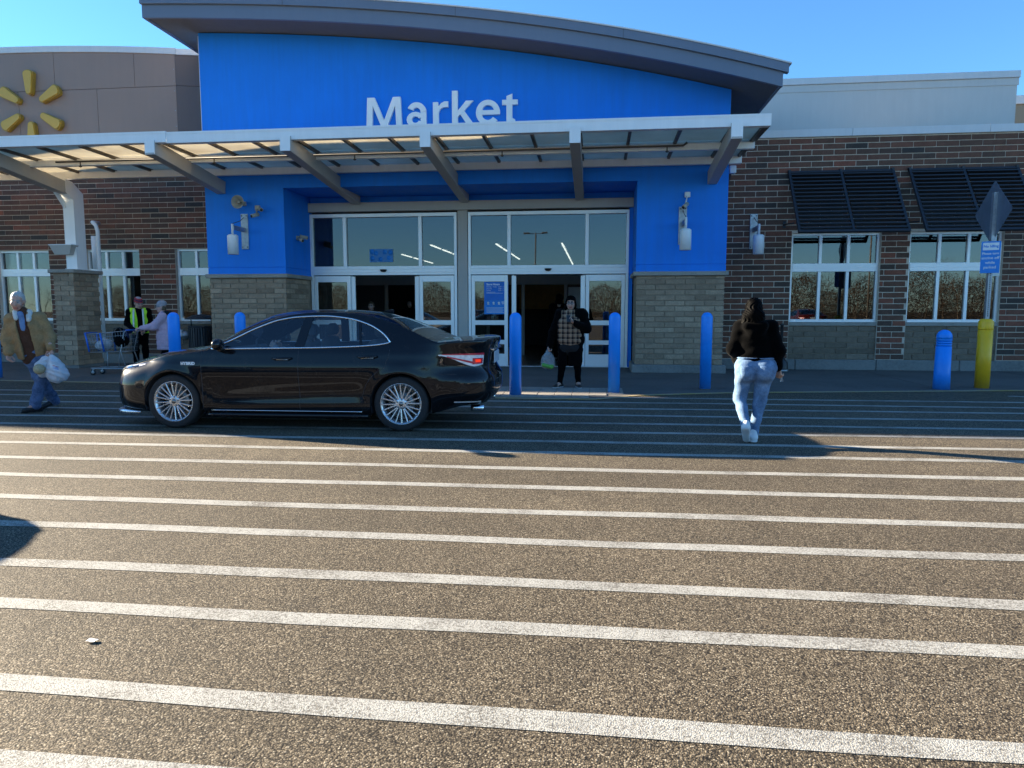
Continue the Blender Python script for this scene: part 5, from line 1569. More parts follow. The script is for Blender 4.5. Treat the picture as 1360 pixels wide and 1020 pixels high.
def mat_bag(name, col, a=.55):
    t = NT(name); v = t.coord(1.0, 'Object')
    n = t.noise(v, 7, 5, .65)
    c = t.ramp(n, [(.3, tuple(x * .72 for x in col)), (.7, col)])
    d = t.n('ShaderNodeBsdfPrincipled'); t.l(c, d.inputs['Base Color']); d.inputs['Roughness'].default_value = .38
    t.l(t.bump(t.math('ADD', n, t.noise(v, 24, 4)), .8, .02), d.inputs['Normal'])
    tr = t.n('ShaderNodeBsdfTranslucent'); t.l(c, tr.inputs['Color'])
    mx = t.n('ShaderNodeMixShader'); mx.inputs[0].default_value = 1 - a
    t.l(d.outputs[0], mx.inputs[1]); t.l(tr.outputs[0], mx.inputs[2]); t.l(mx.outputs[0], t.out.inputs['Surface']); return t.m
M['bag_white'] = mat_bag('white_plastic_bag', (.84, .85, .88), .7)
M['bag_grey'] = mat_bag('grey_plastic_bag', (.40, .42, .43), .65)

def wrinkle(amp, seed=0, f=1.0):
    def post(X, D):
        x, y, z = X[..., 0] * f, X[..., 1] * f, X[..., 2] * f
        w = np.sin(38 * z + 9 * x + 3 * np.sin(7 * x + seed) + seed) * .5 + np.sin(23 * x - 31 * z + 4 * np.sin(11 * y + 5 * z) + 2.3 * seed) * .35 + np.sin(61 * z + 17 * y - 20 * x + seed) * .25
        return D + amp * w
    return post

def rot_from(f, up=(0, 0, 1), roll=0.0):
    """columns: right, back (local +y), up so that local -y looks along f"""
    f = np.array(f, float); f /= np.linalg.norm(f); u = np.array(up, float)
    r = np.cross(f, u); r /= np.linalg.norm(r); u2 = np.cross(r, f)
    if roll: r, u2 = r * math.cos(roll) + u2 * math.sin(roll), u2 * math.cos(roll) - r * math.sin(roll)
    return np.stack([r, -f, u2], 1)

SKIN = (.50, .30, .22)
def head_parts(c, f, skin=SKIN, roll=0.0, s=1.0, h=.0045, brow=(.06, .04, .03), fat=0.0, glasses=False):
    R = rot_from(f, roll=roll); g = Sdf(.022)
    def L(p): return p
    lip = (skin[0] * .72, skin[1] * .48, skin[2] * .5)
    g.ell((0, .012, .035), (.074, .094, .088)); g.ell((0, -.022, -.03), (.062 + fat, .072, .082)); g.ell((0, -.045, -.085), (.036 + fat, .036, .030))
    g.cap((0, .03, -.06), (0, .045, -.20), .056 + fat * .5, .062 + fat * .5)
    g.cap((0, -.088, .020), (0, -.108, -.022), .009, .014, k=.012); g.ell((0, -.106, -.026), (.019, .014, .011), k=.01)
    for sx in (-1, 1):
        g.ell((sx * .076, .012, -.005), (.012, .024, .033), k=.012)
        g.ell((sx * .040, -.058, -.022), (.024 + fat * .5, .026, .024), k=.02)
        g.cap((sx * .018, -.083, .034), (sx * .050, -.074, .036), .008, .007, k=.012)
        g.cap((sx * .017, -.0885, .034), (sx * .050, -.078, .039), .004, .0035, col=brow, k=.004)
        g.ell((sx * .031, -.0765, .012), (.0145, .010, .0085), col=(.36, .34, .33), k=.003)
        g.ell((sx * .031, -.0845, .012), (.0062, .004, .0065), col=(.03, .02, .015), k=.002)
    g.cap((-.022, -.080, -.062), (.022, -.080, -.062), .0065, col=lip, k=.005); g.cap((-.018, -.079, -.071), (.018, -.079, -.071), .0075, col=lip, k=.005)
    V, Q, C_ = g.mesh(h, base=skin, pad=.012)
    # warm cheeks and a slightly darker jaw belong to the face itself
    V = V * s
    return (V @ R.T + np.array(c), Q, C_), R
def to_world(sdf_parts, R, c, s=1.0):
    V, Q, C_ = sdf_parts; return (V * s @ R.T + np.array(c), Q, C_)

def hand_parts(w, d, n, curl=.6, skin=SKIN, side=1, h=.0046, grip=None):
    """w wrist, d direction of the fingers, n palm normal (way the fingers curl); side +1: thumb toward d x n"""
    d = np.array(d, float); d /= np.linalg.norm(d); n = np.array(n, float); n -= d * (n @ d); n /= np.linalg.norm(n)
    t = np.cross(d, n) * side; w = np.array(w, float); g = Sdf(.010)
    g.cap(w - d * .06, w, .029, .025)
    for k in range(4):
        o = t * (.030 - .020 * k)
        g.cap(w + d * .01 + o * .55, w + d * (.085 - .006 * abs(k - 1)) + o, .0155, .0125)
    ln = [.072, .080, .075, .058]
    for k in range(4):
        o = t * (.032 - .0215 * k); p = w + d * (.088 - .006 * abs(k - 1)) + o
        a = 0.15
        for seg in (.46, .31, .23):
            a += curl * (1.0 + .08 * k)
            q = p + (d * math.cos(a) + n * math.sin(a)) * ln[k] * seg
            g.cap(p, q, .0096 if seg > .3 else .0088, .0086 if seg > .3 else .0078, k=.004); p = q
    p = w + d * .022 + t * .026; q = p + (d * .55 + t * .75 + n * .35) * .038; g.cap(p, q, .014, .0115, k=.01)
    q2 = q + (d * .8 + t * .12 + n * .55) * .034; g.cap(q, q2, .011, .0095, k=.005); q3 = q2 + (d * .75 - t * .15 + n * .6) * .026; g.cap(q2, q3, .0095, .008, k=.004)
    return g.mesh(h, base=skin, pad=.012)

def shoe(p, f, mat_u, mat_s, parent, pitch=0.0, ln=.27, w=.045):
    """p: ankle-bottom point on the ground side, f: toe direction, pitch > 0 lifts the heel"""
    R = rot_from(f)
    c, s = math.cos(pitch), math.sin(pitch)
    P = np.array([[1, 0, 0], [0, c, -s], [0, s, c]])   # about local x; heel is +y
    def W(V):
        V = V - np.array([0, -ln * .62, 0]); V = V @ P.T; V = V + np.array([0, -ln * .62, 0]); return V @ R.T + np.array(p)
    u = Sdf(.03); u.cap((0, .05, .055), (0, -ln * .60, .040), w, w * .80, (1, 1, .9)); u.cap((0, .03, .06), (0, .02, .115), w * .95, w * .85)
    def cut(X, D): return np.maximum(D, .018 - X[..., 2])
    V, Q, C_ = u.mesh(.008, cut)
    o = np_obj('shoe', [(W(V), Q, C_)], mat_u, parent)
    sdf = Sdf(.02); sdf.cap((0, .055, .02), (0, -ln * .64, .02), w * 1.04, w * .88, (1, 1, .42))
    V, Q, C_ = sdf.mesh(.008, lambda X, D: np.maximum(np.maximum(D, X[..., 2] - .024), .001 - X[..., 2]))
    np_obj('sole', [(W(V), Q, C_)], mat_s, o)
    return o

def limbs(g, J, r, names, k=None):
    for (a, b, i, j) in names: g.cap(J[a], J[b], r[i], r[j], k=k)

def person(label, loc, J, rotz=0.0, group=None, skin=SKIN, face=(0, -1, 0), roll=0.0, fat=0.0, hands=(), brow=(.06, .04, .03), headscale=1.0, coarse=.014):
    t = thing('person', label, 'person', loc, rotz, group)
    g = Sdf(.05)
    g.cap(J['pel'], J['chest'], .115, .12, (1.1, .8, 1)); g.cap(J['shL'], J['shR'], .045, .045)
    g.cap(J['chest'], J['neck'], .07, .05)
    for s in 'LR':
        g.cap(J['sh' + s], J['el' + s], .045, .036); g.cap(J['el' + s], J['wr' + s], .036, .026)
        g.cap(J['hip' + s], J['kn' + s], .075, .052); g.cap(J['kn' + s], J['an' + s], .052, .036)
        a = np.array(J['an' + s]); g.cap(a, a + np.array(J.get('toe' + s, (0, -1, 0))) * .12 - np.array([0, 0, .05]), .034, .028)
    parts = [g.mesh(coarse, base=skin)]
    parts[0] = (parts[0][0], parts[0][1], np.tile(np.array(skin, float), (len(parts[0][0]), 1)))
    hd, R = head_parts(J['head'], face, skin, roll, headscale, brow=brow, fat=fat)
    parts.append(hd)
    for hnd in hands:
        p = hand_parts(*hnd[:3], skin=skin, **hnd[3]); parts.append((p[0], p[1], np.tile(np.array(skin, float), (len(p[0]), 1))))
    np_obj('body', parts, M['skin'], t, True)
    return t, R

def hairdo(t, R, c, mat, prims, name='hair', cut=None, s=1.0, h=.007, amp=.004, seed=1):
    g = Sdf(.03)
    for p in prims:
        if p[0] == 'e': g.ell(p[1], p[2])
        else: g.cap(p[1], p[2], p[3], p[4])
    def post(X, D):
        D = D + amp * np.sin(160 * X[..., 0] + 12 * np.sin(22 * X[..., 2] + seed)) * np.sin(50 * X[..., 1] + seed)
        if cut is not None: D = np.maximum(D, cut(X))
        return D
    V, Q, _ = g.mesh(h, post)
    return np_obj(name, [(V * s @ R.T + np.array(c), Q, None)], mat, t)

def glasses_on(t, R, c, s=1.0):
    m = MB()
    for sx in (-1, 1):
        ring = [(sx * .032 + .024 * math.cos(a), -.100, .010 + .018 * math.sin(a)) for a in [2 * math.pi * k / 16 for k in range(16)]]
        m.tube(ring, .0035, 5, closed=True); m.tube([(sx * .055, -.098, .014), (sx * .078, -.02, .014), (sx * .078, .02, .005)], .003, 5)
    m.tube([(-.009, -.102, .012), (.009, -.102, .012)], .003, 5)
    m.v = [tuple(np.array(p) * s @ R.T + np.array(c)) for p in m.v]
    return m.build('glasses', M['black_plastic'], t)

def garment(t, name, mat, prims, k=.05, h=.012, amp=.004, seed=0, cut=None, f=1.0, parent=None):
    g = Sdf(k)
    for p in prims:
        if p[0] == 'e': g.ell(p[1], p[2], k=p[3] if len(p) > 3 else None)
        else: g.cap(p[1], p[2], p[3], p[4], p[5] if len(p) > 5 else None)
    w = wrinkle(amp, seed, f)
    def post(X, D):
        D = w(X, D)
        return cut(X, D) if cut is not None else D
    V, Q, _ = g.mesh(h, post)
    return np_obj(name, [(V, Q, None)], mat, parent or t)
def mid(a, b, t=.5): return tuple(np.array(a) * (1 - t) + np.array(b) * t)
def sleeves(J, ra, rb, rc, cuff=.93):
    o = []
    for s in 'LR': o += [('c', J['sh' + s], J['el' + s], ra, rb), ('c', J['el' + s], mid(J['el' + s], J['wr' + s], cuff), rb, rc)]
    return o
def trousers(J, ra, rb, rc, end=1.0, hem=None):
    o = []
    for s in 'LR':
        o += [('c', J['hip' + s], J['kn' + s], ra, rb), ('c', J['kn' + s], mid(J['kn' + s], J['an' + s], end), rb, rc)]
    return o

# ---- man in the tan jacket, stepping toward the left
J = dict(pel=(-.03, 0, .88), chest=(-.09, -.03, 1.22), neck=(-.145, -.05, 1.44), head=(-.19, -.09, 1.595),
         shL=(-.285, .02, 1.345), shR=(.06, -.03, 1.365), elL=(-.355, .05, 1.08), wrL=(-.34, -.08, .85), elR=(.175, -.06, 1.09), wrR=(.175, -.26, .92),
         hipL=(-.11, .03, .86), hipR=(.05, -.03, .86), knL=(-.12, .02, .47), anL=(-.02, .10, .10), knR=(.02, -.10, .47), anR=(.05, .0, .10), toeL=(-.8, -.6, 0), toeR=(-.85, -.5, 0))
J['anL'] = (.16, .24, .115); J['knL'] = (.0, .06, .49); J['anR'] = (-.06, -.10, .10); J['knR'] = (.03, -.12, .49)
t, R = person('older grey-haired man in tan jacket with cream collar carrying plastic bags', (-8.10, 9.48, 0), J, rotz=math.radians(38), face=(-.22, -.93, -.26), roll=.12, skin=(.50, .28, .21), brow=(.3, .28, .26), headscale=1.06,
    hands=[(J['wrR'], (.05, -.15, -1), (-.6, -.5, .1), dict(curl=.75, side=1)), (J['wrL'], (.0, -.3, -1), (.6, -.5, .1), dict(curl=.5, side=-1))])
hairdo(t, R, J['head'], M['hair_grey'], [('e', (0, .022, .045), (.080, .096, .088)), ('e', (0, .05, -.01), (.081, .07, .07))], cut=lambda X: np.maximum(-(X[..., 1] + .035) , .058 - X[..., 2]) * 1.0 if False else np.where(X[..., 1] < -.03, .066 - X[..., 2], -.05 - X[..., 2]), s=1.06, amp=.003)
def open_front(cx, half, fdir, zlo=0.0, spread=.0):
    """cut a strip out of the front of a garment; fdir: direction the wearer faces"""
    fd = np.array(fdir, float); fd[2] = 0; fd /= np.linalg.norm(fd); rt = np.array([-fd[1], fd[0], 0])
    def cut(X, D):
        c = np.zeros(X.shape[:-1]); z = X[..., 2]
        cx_, cy_ = cx(z)
        px, py = X[..., 0] - cx_, X[..., 1] - cy_
        front = px * fd[0] + py * fd[1]; side = px * rt[0] + py * rt[1]
        w = half(z)
        inside = np.minimum(w - np.abs(side), front)
        return np.maximum(D, np.where(z > zlo, inside, -1))
    return cut
def spine(J):
    zs = [J['pel'][2], J['chest'][2], J['neck'][2]]
    return lambda z: (np.interp(z, zs, [J['pel'][0], J['chest'][0], J['neck'][0]]), np.interp(z, zs, [J['pel'][1], J['chest'][1], J['neck'][1]]))
fm = (-.40, -.92, 0)
torso = [('c', J['pel'], J['chest'], .155, .165, (1.15, .85, 1)), ('c', J['shL'], J['shR'], .075, .075), ('c', J['chest'], J['neck'], .13, .09)]
garment(t, 'shirt', M['shirt_brown'], [('c', (-.03, 0, .80), J['chest'], .150, .155, (1.15, .85, 1)), ('c', J['chest'], J['neck'], .12, .082)], amp=.005, seed=2)
o_ = open_front(spine(J), lambda z: .030 + .02 * (z - 1.2), fm)
garment(t, 'inner_shirt', M['shirt_blue'], [('c', (-.13, -.14, 1.20), (-.165, -.13, 1.42), .042, .040, (1, .75, 1))], k=.02, amp=.003)
sp_ = spine(J)
def jcut(X, D):
    D = open_front(sp_, lambda z: .055 + .11 * np.clip(z - .80, 0, .7) * 0 + .02, fm)(X, D)
    return np.maximum(D, .80 + .04 * np.sin(9 * X[..., 0]) - X[..., 2])
garment(t, 'jacket', M['jacket_tan'], [('c', (-.03, 0, .86), J['chest'], .192, .178, (1.2, .90, 1))] + torso[1:2] + [('c', J['chest'], mid(J['chest'], J['neck'], .8), .135, .10)] + sleeves(J, .082, .072, .060), amp=.0075, seed=5, cut=jcut)
garment(t, 'cuff', M['jacket_tan'], [('c', mid(J['elR'], J['wrR'], .78), mid(J['elR'], J['wrR'], .93), .062, .060)], amp=.003)
nk = np.array(J['neck'])
def ccut(X, D):
    D = np.maximum(D, -(np.sqrt((X[..., 0] - nk[0])**2 + ((X[..., 1] - nk[1]) * 1.05)**2) - .072))
    return open_front(sp_, lambda z: .045 + 0 * z, fm)(X, D)
garment(t, 'collar', M['fleece'], [('c', tuple(nk + [-.075, -.03, .0]), tuple(nk + [-.03, .07, .02]), .036, .04), ('c', tuple(nk + [-.03, .07, .02]), tuple(nk + [.085, -.01, .0]), .04, .04), ('c', tuple(nk + [.085, -.02, .0]), tuple(nk + [.075, -.10, -.11]), .042, .032), ('c', tuple(nk + [-.075, -.04, .0]), tuple(nk + [-.075, -.10, -.09]), .038, .028)], k=.02, amp=.004, f=1.6)
garment(t, 'jeans', M['jeans_dark'], [('c', (-.03, 0, .88), (-.03, 0, .80), .150, .145, (1.1, .85, 1))] + trousers(J, .100, .078, .078, 1.0), amp=.009, seed=3)
shoe((J['anR'][0], J['anR'][1], 0), (-.85, -.5, 0), M['shoe_black'], M['shoe_black'], t)
shoe((J['anL'][0], J['anL'][1], .0), (-.8, -.55, 0), M['shoe_black'], M['shoe_black'], t, pitch=.30)
man_hand = Matrix.Rotation(math.radians(38), 4, 'Z') @ (Vector(J['wrR']) + Vector((.0, -.04, -.10))) + Vector((-8.10, 9.48, 0))

# ---- woman walking away in the black top and light jeans
J = dict(pel=(.0, .02, .90), chest=(-.02, .05, 1.17), neck=(-.03, .05, 1.36), head=(-.035, .07, 1.475),
         shL=(-.175, .04, 1.285), shR=(.150, .06, 1.285), elL=(-.25, .0, 1.04), wrL=(-.20, .15, .90), elR=(.235, .0, 1.03), wrR=(.235, .05, .83),
         hipL=(-.10, .0, .86), hipR=(.10, .0, .86), knL=(-.155, .05, .48), anL=(-.085, -.20, .20), knR=(.06, .05, .46), anR=(.005, .0, .09), toeL=(0, .35, -.25), toeR=(0, 1, 0))
wl_ = (1.77, 8.14, 0)
t, R = person('woman seen from behind in black top and light blue jeans walking to the store', wl_, J, rotz=math.radians(-10), face=(.05, 1, -.05), skin=(.45, .26, .18),
    hands=[(J['wrR'], (.15, .05, -1), (.5, .8, .1), dict(curl=.7, side=-1)), (J['wrL'], (.3, .6, -.6), (.6, .2, -.3), dict(curl=.7, side=1))])
hairdo(t, R, J['head'], M['hair_black'], [('e', (0, .018, .04), (.090, .108, .098)), ('e', (0, .075, -.05), (.105, .075, .11)), ('c', (-.07, .08, -.08), (-.10, .085, -.155), .055, .035), ('c', (.06, .09, -.08), (.075, .10, -.25), .06, .03), ('c', (0, .105, -.05), (.03, .115, -.24), .07, .04), ('c', (-.04, .10, -.08), (-.06, .11, -.19), .06, .03)], amp=.006)
garment(t, 'top', M['black_top'], [('c', (.0, .02, .93), J['chest'], .165, .158, (1.22, .95, 1)), ('c', J['shL'], J['shR'], .074, .074), ('c', J['chest'], mid(J['chest'], J['neck'], .8), .12, .08), ('c', (-.10, -.06, 1.30), (.06, -.06, 1.30), .055, .055), ('c', (-.05, -.07, 1.23), (.02, -.07, 1.23), .05, .05)] + sleeves(J, .073, .064, .046, .98), amp=.006, seed=1, cut=lambda X, D: np.where(np.abs(X[..., 0]) < .192, np.maximum(D, .868 + .03 * (X[..., 0] > 0) * np.clip(X[..., 0] * 6, 0, 1) - X[..., 2]), D))
def pockets(X, D):
    x, y, z = X[..., 0], X[..., 1], X[..., 2]
    for sx in (-1, 1):
        w = .062 - .25 * np.clip(.80 - z, 0, .05)
        m = np.clip((w - np.abs(x - sx * .098)) / .006, 0, 1) * np.clip((z - .735 - .25 * np.abs(x - sx * .098)) / .006, 0, 1) * np.clip((.865 - z) / .006, 0, 1) * (y < -.02)
        D = D - .006 * m
    D = D + .012 * np.exp(-(x / .012) ** 2) * (y < 0) * np.clip((.86 - z) / .05, 0, 1) * np.clip((z - .66) / .05, 0, 1)
    return np.maximum(D, z - .985)
garment(t, 'jeans', M['jeans_light'], [('c', (0, .02, .93), (0, .01, .85), .155, .168, (1.2, .95, 1)), ('e', (-.10, -.06, .80), (.120, .122, .132)), ('e', (.10, -.06, .81), (.120, .122, .132))] + trousers(J, .113, .068, .049, 1.0), k=.04, h=.009, amp=.0055, seed=4, cut=pockets)
garment(t, 'waistband', M['jeans_light'], [('c', (-.10, .02, .945), (.10, .02, .945), .105, .105, (1.0, 1.5, .22))], amp=.001)
shoe((J['anR'][0], J['anR'][1] + .0, 0), (.1, 1, 0), M['shoe_white'], M['sole_white'], t)
shoe((J['anL'][0] - .01, J['anL'][1] - .10, .025), (.12, 1, 0), M['shoe_white'], M['sole_white'], t, pitch=.70)
kk = thing('keys', 'small bunch of keys dangling from the walking woman in black', 'keys', (wl_[0] + .30, wl_[1] + .07, .735))
for a in (-.3, .1, .4): 
    o = MB().box(-.006, .006, -.001, .001, -.06, 0).build('key', M['galv'], kk); o.rotation_euler = (0, a, a * 2)
MB().tube([(.015 * math.cos(a), 0, .012 + .015 * math.sin(a)) for a in [2 * math.pi * k / 12 for k in range(12)]], .002, 5, closed=True).build('ring', M['galv'], kk)

# ---- woman with the phone in front of the doors
J = dict(pel=(.0, .02, .88), chest=(-.02, .0, 1.22), neck=(.0, .0, 1.46), head=(.0, -.035, 1.60),
         shL=(-.20, .0, 1.40), shR=(.22, .0, 1.40), elL=(-.33, -.02, 1.06), wrL=(-.40, -.05, .80), elR=(.31, -.06, 1.12), wrR=(.06, -.25, 1.24),
         hipL=(-.12, .02, .84), hipR=(.11, .02, .84), knL=(-.15, -.02, .47), anL=(-.20, .0, .09), knR=(.13, .0, .47), anR=(.15, .02, .09), toeL=(-.4, -.9, 0), toeR=(.15, -1, 0))
dl = (-.47, 13.42, 0)
t, R = person('heavyset woman in black coat and plaid shirt looking at phone before open doors', dl, J, face=(-.10, -1, -.18), fat=.012, skin=(.46, .28, .22),
    hands=[(J['wrR'], (-.75, -.3, .35), (-.2, -.1, .8), dict(curl=.6, side=-1)), (J['wrL'], (-.05, -.1, -1), (.7, -.4, .1), dict(curl=.85, side=1))])
glasses_on(t, R, J['head'])
hairdo(t, R, J['head'], M['hair_black'], [('e', (0, .02, .05), (.092, .108, .092)), ('e', (-.075, .02, -.06), (.03, .06, .10)), ('e', (.08, .02, -.07), (.04, .06, .13)), ('e', (.10, .03, -.14), (.045, .05, .09)), ('e', (0, .07, -.06), (.09, .06, .12))], cut=lambda X: np.where((X[..., 1] < .0) & (np.abs(X[..., 0]) < .066), .068 - X[..., 2] - .25 * np.abs(X[..., 0]), -1), amp=.004)
garment(t, 'shirt', M['plaid'], [('c', (-.01, -.02, .93), (-.02, -.05, 1.20), .215, .205, (1.1, .92, 1)), ('c', J['chest'], mid(J['chest'], J['neck'], .9), .15, .085), ('c', J['shL'], J['shR'], .07, .07)], amp=.006, seed=6)
sp2 = spine(J)
def coat_cut(X, D):
    D = open_front(lambda z: (-.045 + 0 * z, -.03 + 0 * z), lambda z: np.where(z > .92, .125, .02 + 0 * z), (-.1, -1, 0))(X, D)
    return np.maximum(D, .42 - X[..., 2])
garment(t, 'coat', M['black_cloth'], [('c', (.0, .03, .50), (0, .02, .95), .20, .215, (1.12, .85, 1)), ('c', (0, .02, .95), J['chest'], .225, .215, (1.12, .92, 1)), ('c', J['shL'], J['shR'], .095, .095), ('c', (-.06, .07, 1.45), (.06, .07, 1.45), .07, .07)] + sleeves(J, .088, .078, .058, .95), amp=.007, seed=8, cut=coat_cut, h=.013)
garment(t, 'leggings', M['black_cloth'], [('c', (0, .02, .88), (0, .02, .82), .17, .17, (1.1, .9, 1))] + trousers(J, .125, .075, .05, 1.0), amp=.004)
garment(t, 'hoodie_hem', M['charcoal_cloth'], [('c', (-.01, -.02, .80), (-.01, -.02, .92), .185, .195, (1.1, .92, 1))], amp=.005)
shoe((J['anL'][0], J['anL'][1], 0), (-.5, -.85, 0), M['shoe_black'], M['sole_white'], t)
shoe((J['anR'][0], J['anR'][1], 0), (.2, -1, 0), M['shoe_black'], M['sole_white'], t)
ph = thing('phone', 'dark mobile phone held up by the woman in the plaid shirt', 'phone', (dl[0] - .03, dl[1] - .315, 1.315))
o = MB().box(-.036, .036, -.004, .004, -.075, .075, .003).build('case', M['black_plastic'], ph); o.rotation_euler = (-.6, 0, .15)
o = MB().box(-.032, .032, .0042, .005, -.068, .068).build('screen', M['trim_black'], ph); o.rotation_euler = (-.6, 0, .15)

# ---- worker in the lime vest
def stand(h=1.75, w=1.0):
    q = h / 1.75
    return dict(pel=(0, 0, .93 * q), chest=(0, 0, 1.26 * q), neck=(0, 0, 1.48 * q), head=(0, -.02, 1.625 * q), shL=(-.19 * w, 0, 1.42 * q), shR=(.19 * w, 0, 1.42 * q),
                elL=(-.25 * w, .02, 1.13 * q), wrL=(-.24 * w, -.08, .88 * q), elR=(.25 * w, .02, 1.13 * q), wrR=(.24 * w, -.08, .88 * q),
                hipL=(-.09 * w, 0, .89 * q), hipR=(.09 * w, 0, .89 * q), knL=(-.10 * w, -.01, .49 * q), anL=(-.10 * w, .02, .09), knR=(.10 * w, -.01, .49 * q), anR=(.10 * w, .02, .09), toeL=(-.1, -1, 0), toeR=(.1, -1, 0))
def dress(t, J, top, bottom, shoes, tr_=.155, sl_=.075, amp=.006, seed=0, w=1.0):
    garment(t, 'jacket', top, [('c', (J['pel'][0], J['pel'][1], J['pel'][2] - .05), J['chest'], tr_ * .98, tr_, (1.12 * w, .85, 1)), ('c', J['shL'], J['shR'], sl_, sl_), ('c', J['chest'], mid(J['chest'], J['neck'], .85), .12, .07)] + sleeves(J, sl_, sl_ * .88, .05), amp=amp, seed=seed, h=.013)
    garment(t, 'trousers', bottom, [('c', J['pel'], (J['pel'][0], J['pel'][1], J['pel'][2] - .08), .145, .14, (1.1 * w, .85, 1))] + trousers(J, .09, .068, .055), amp=.006, seed=seed + 3, h=.013)
    for s in 'LR': shoe((J['an' + s][0], J['an' + s][1], 0), J['toe' + s], shoes, shoes, t)
J = stand(1.76); J.update(elL=(-.25, .0, 1.16), wrL=(-.10, -.24, 1.0), elR=(.24, .0, 1.14), wrR=(.12, -.24, .98), head=(.01, -.03, 1.615))
wk = (-10.62, 15.55, 0)
t, R = person('store worker in lime safety vest and red striped beanie behind the cart', wk, J, rotz=math.radians(30), face=(.45, -.9, -.12), skin=(.52, .29, .22), hands=[(J['wrL'], (.7, -.6, -.3), (.1, -.3, -1), dict(curl=.6, side=-1)), (J['wrR'], (-.7, -.6, -.3), (.1, -.3, -1), dict(curl=.6, side=1))], coarse=.016)
dress(t, J, M['black_cloth'], M['black_cloth'], M['shoe_black'])
glasses_on(t, R, J['head'])
vcut0 = open_front(lambda z: (0 * z + .01, 0 * z), lambda z: .055 + .12 * np.clip(z - 1.25, 0, 1), (.15, -1, 0))
def vcut(X, D):
    D = vcut0(X, D)
    for sx in (-1, 1): D = np.maximum(D, .085 - np.sqrt((X[..., 2] - 1.27) ** 2 * .35 + (X[..., 0] - sx * .265) ** 2))
    return np.maximum(D, .93 - X[..., 2])
garment(t, 'safety_vest', M['hivis'], [('c', J['pel'], J['chest'], .172, .178, (1.13, .88, 1)), ('c', mid(J['shL'], J['shR'], .1), mid(J['shL'], J['shR'], .9), .088, .088), ('c', J['chest'], mid(J['chest'], J['neck'], .6), .14, .10)], amp=.005, seed=9, cut=vcut)
for sx in (-1, 1):
    MB().tube([(sx * .095, -.10, 1.49), (sx * .10, -.165, 1.36), (sx * .105, -.172, 1.1), (sx * .11, -.168, .95)], [.02] * 4, 6).build('reflective_strip', M['reflective'], t)
def beanie(t, R, c, mats, top=.13, s=1.0):
    prev = None
    for i, (z0, z1, m) in enumerate(mats):
        hairdo(t, R, c, m, [('e', (0, .016, .045), (.092, .112, .098 + .01 * top)), ('e', (0, .03, .10), (.075, .09, .06))], name='beanie', cut=lambda X, z0=z0, z1=z1: np.maximum((z0 + .25 * (X[..., 1])) - X[..., 2], X[..., 2] - (z1 + .25 * X[..., 1])), s=s, amp=.002)
beanie(t, R, J['head'], [(.035, .075, M['red_knit']), (.075, .10, M['navy_knit']), (.10, .13, M['red_knit']), (.13, .30, M['grey_knit'])])

# ---- woman in the lilac coat pushing the cart
J = stand(1.64); q = 1.64 / 1.75
J.update(head=(-.07, 0, 1.525), neck=(-.03, 0, 1.39), chest=(.0, 0, 1.18), shL=(-.02, .17, 1.32), shR=(-.02, -.17, 1.32), elL=(-.20, .17, 1.10), wrL=(-.46, .13, 1.06), elR=(-.20, -.18, 1.10), wrR=(-.48, -.13, 1.07), hipL=(.0, .09, .83), hipR=(0, -.09, .83), knL=(-.06, .09, .46), anL=(.05, .09, .09), knR=(-.02, -.09, .46), anR=(-.12, -.09, .09), toeL=(-1, 0, 0), toeR=(-1, 0, 0))
pk = (-9.62, 15.0, 0)
t, R = person('woman in lilac padded coat and grey knit hat holding the cart handle', pk, J, rotz=math.radians(20), face=(-1, -.06, -.05), skin=(.55, .33, .27), hands=[(J['wrL'], (-1, 0, -.1), (0, 0, -1), dict(curl=.8, side=-1)), (J['wrR'], (-1, 0, -.1), (0, 0, -1), dict(curl=.8, side=1))], coarse=.016)
glasses_on(t, R, J['head'])
def quilt(X, D):
    z = X[..., 2]; D = D + .008 * (np.abs(np.sin(z * 24)) ** .5 < .45) * (z < 1.0)
    return np.maximum(D, .58 - z)
garment(t, 'coat', M['lilac'], [('c', (.0, 0, .66), (0, 0, .9), .20, .19, (.98, 1.05, 1)), ('c', (.0, 0, .84), J['chest'], .195, .175, (.95, 1.05, 1)), ('c', J['shL'], J['shR'], .085, .085), ('c', J['chest'], mid(J['chest'], J['neck'], .9), .14, .09)] + sleeves(J, .088, .078, .056, .92), amp=.006, seed=11, cut=quilt, h=.012)
garment(t, 'hood', M['charcoal_cloth'], [('c', (.06, -.10, 1.40), (.10, .10, 1.40), .05, .05), ('c', (-.02, -.12, 1.38), (.08, -.10, 1.40), .035, .045)], amp=.004)
garment(t, 'trousers', M['black_cloth'], [('c', J['pel'], (0, 0, .80), .14, .14, (.9, 1.05, 1))] + trousers(J, .085, .065, .052), amp=.005)
for s in 'LR': shoe((J['an' + s][0], J['an' + s][1], 0), (-1, 0, 0), M['shoe_black'], M['shoe_black'], t)
beanie(t, R, J['head'], [(.015, .30, M['grey_knit'])])
hairdo(t, R, J['head'], M['hair_brown'], [('e', (0, .05, -.02), (.082, .06, .07))], cut=lambda X: -.08 - X[..., 2])

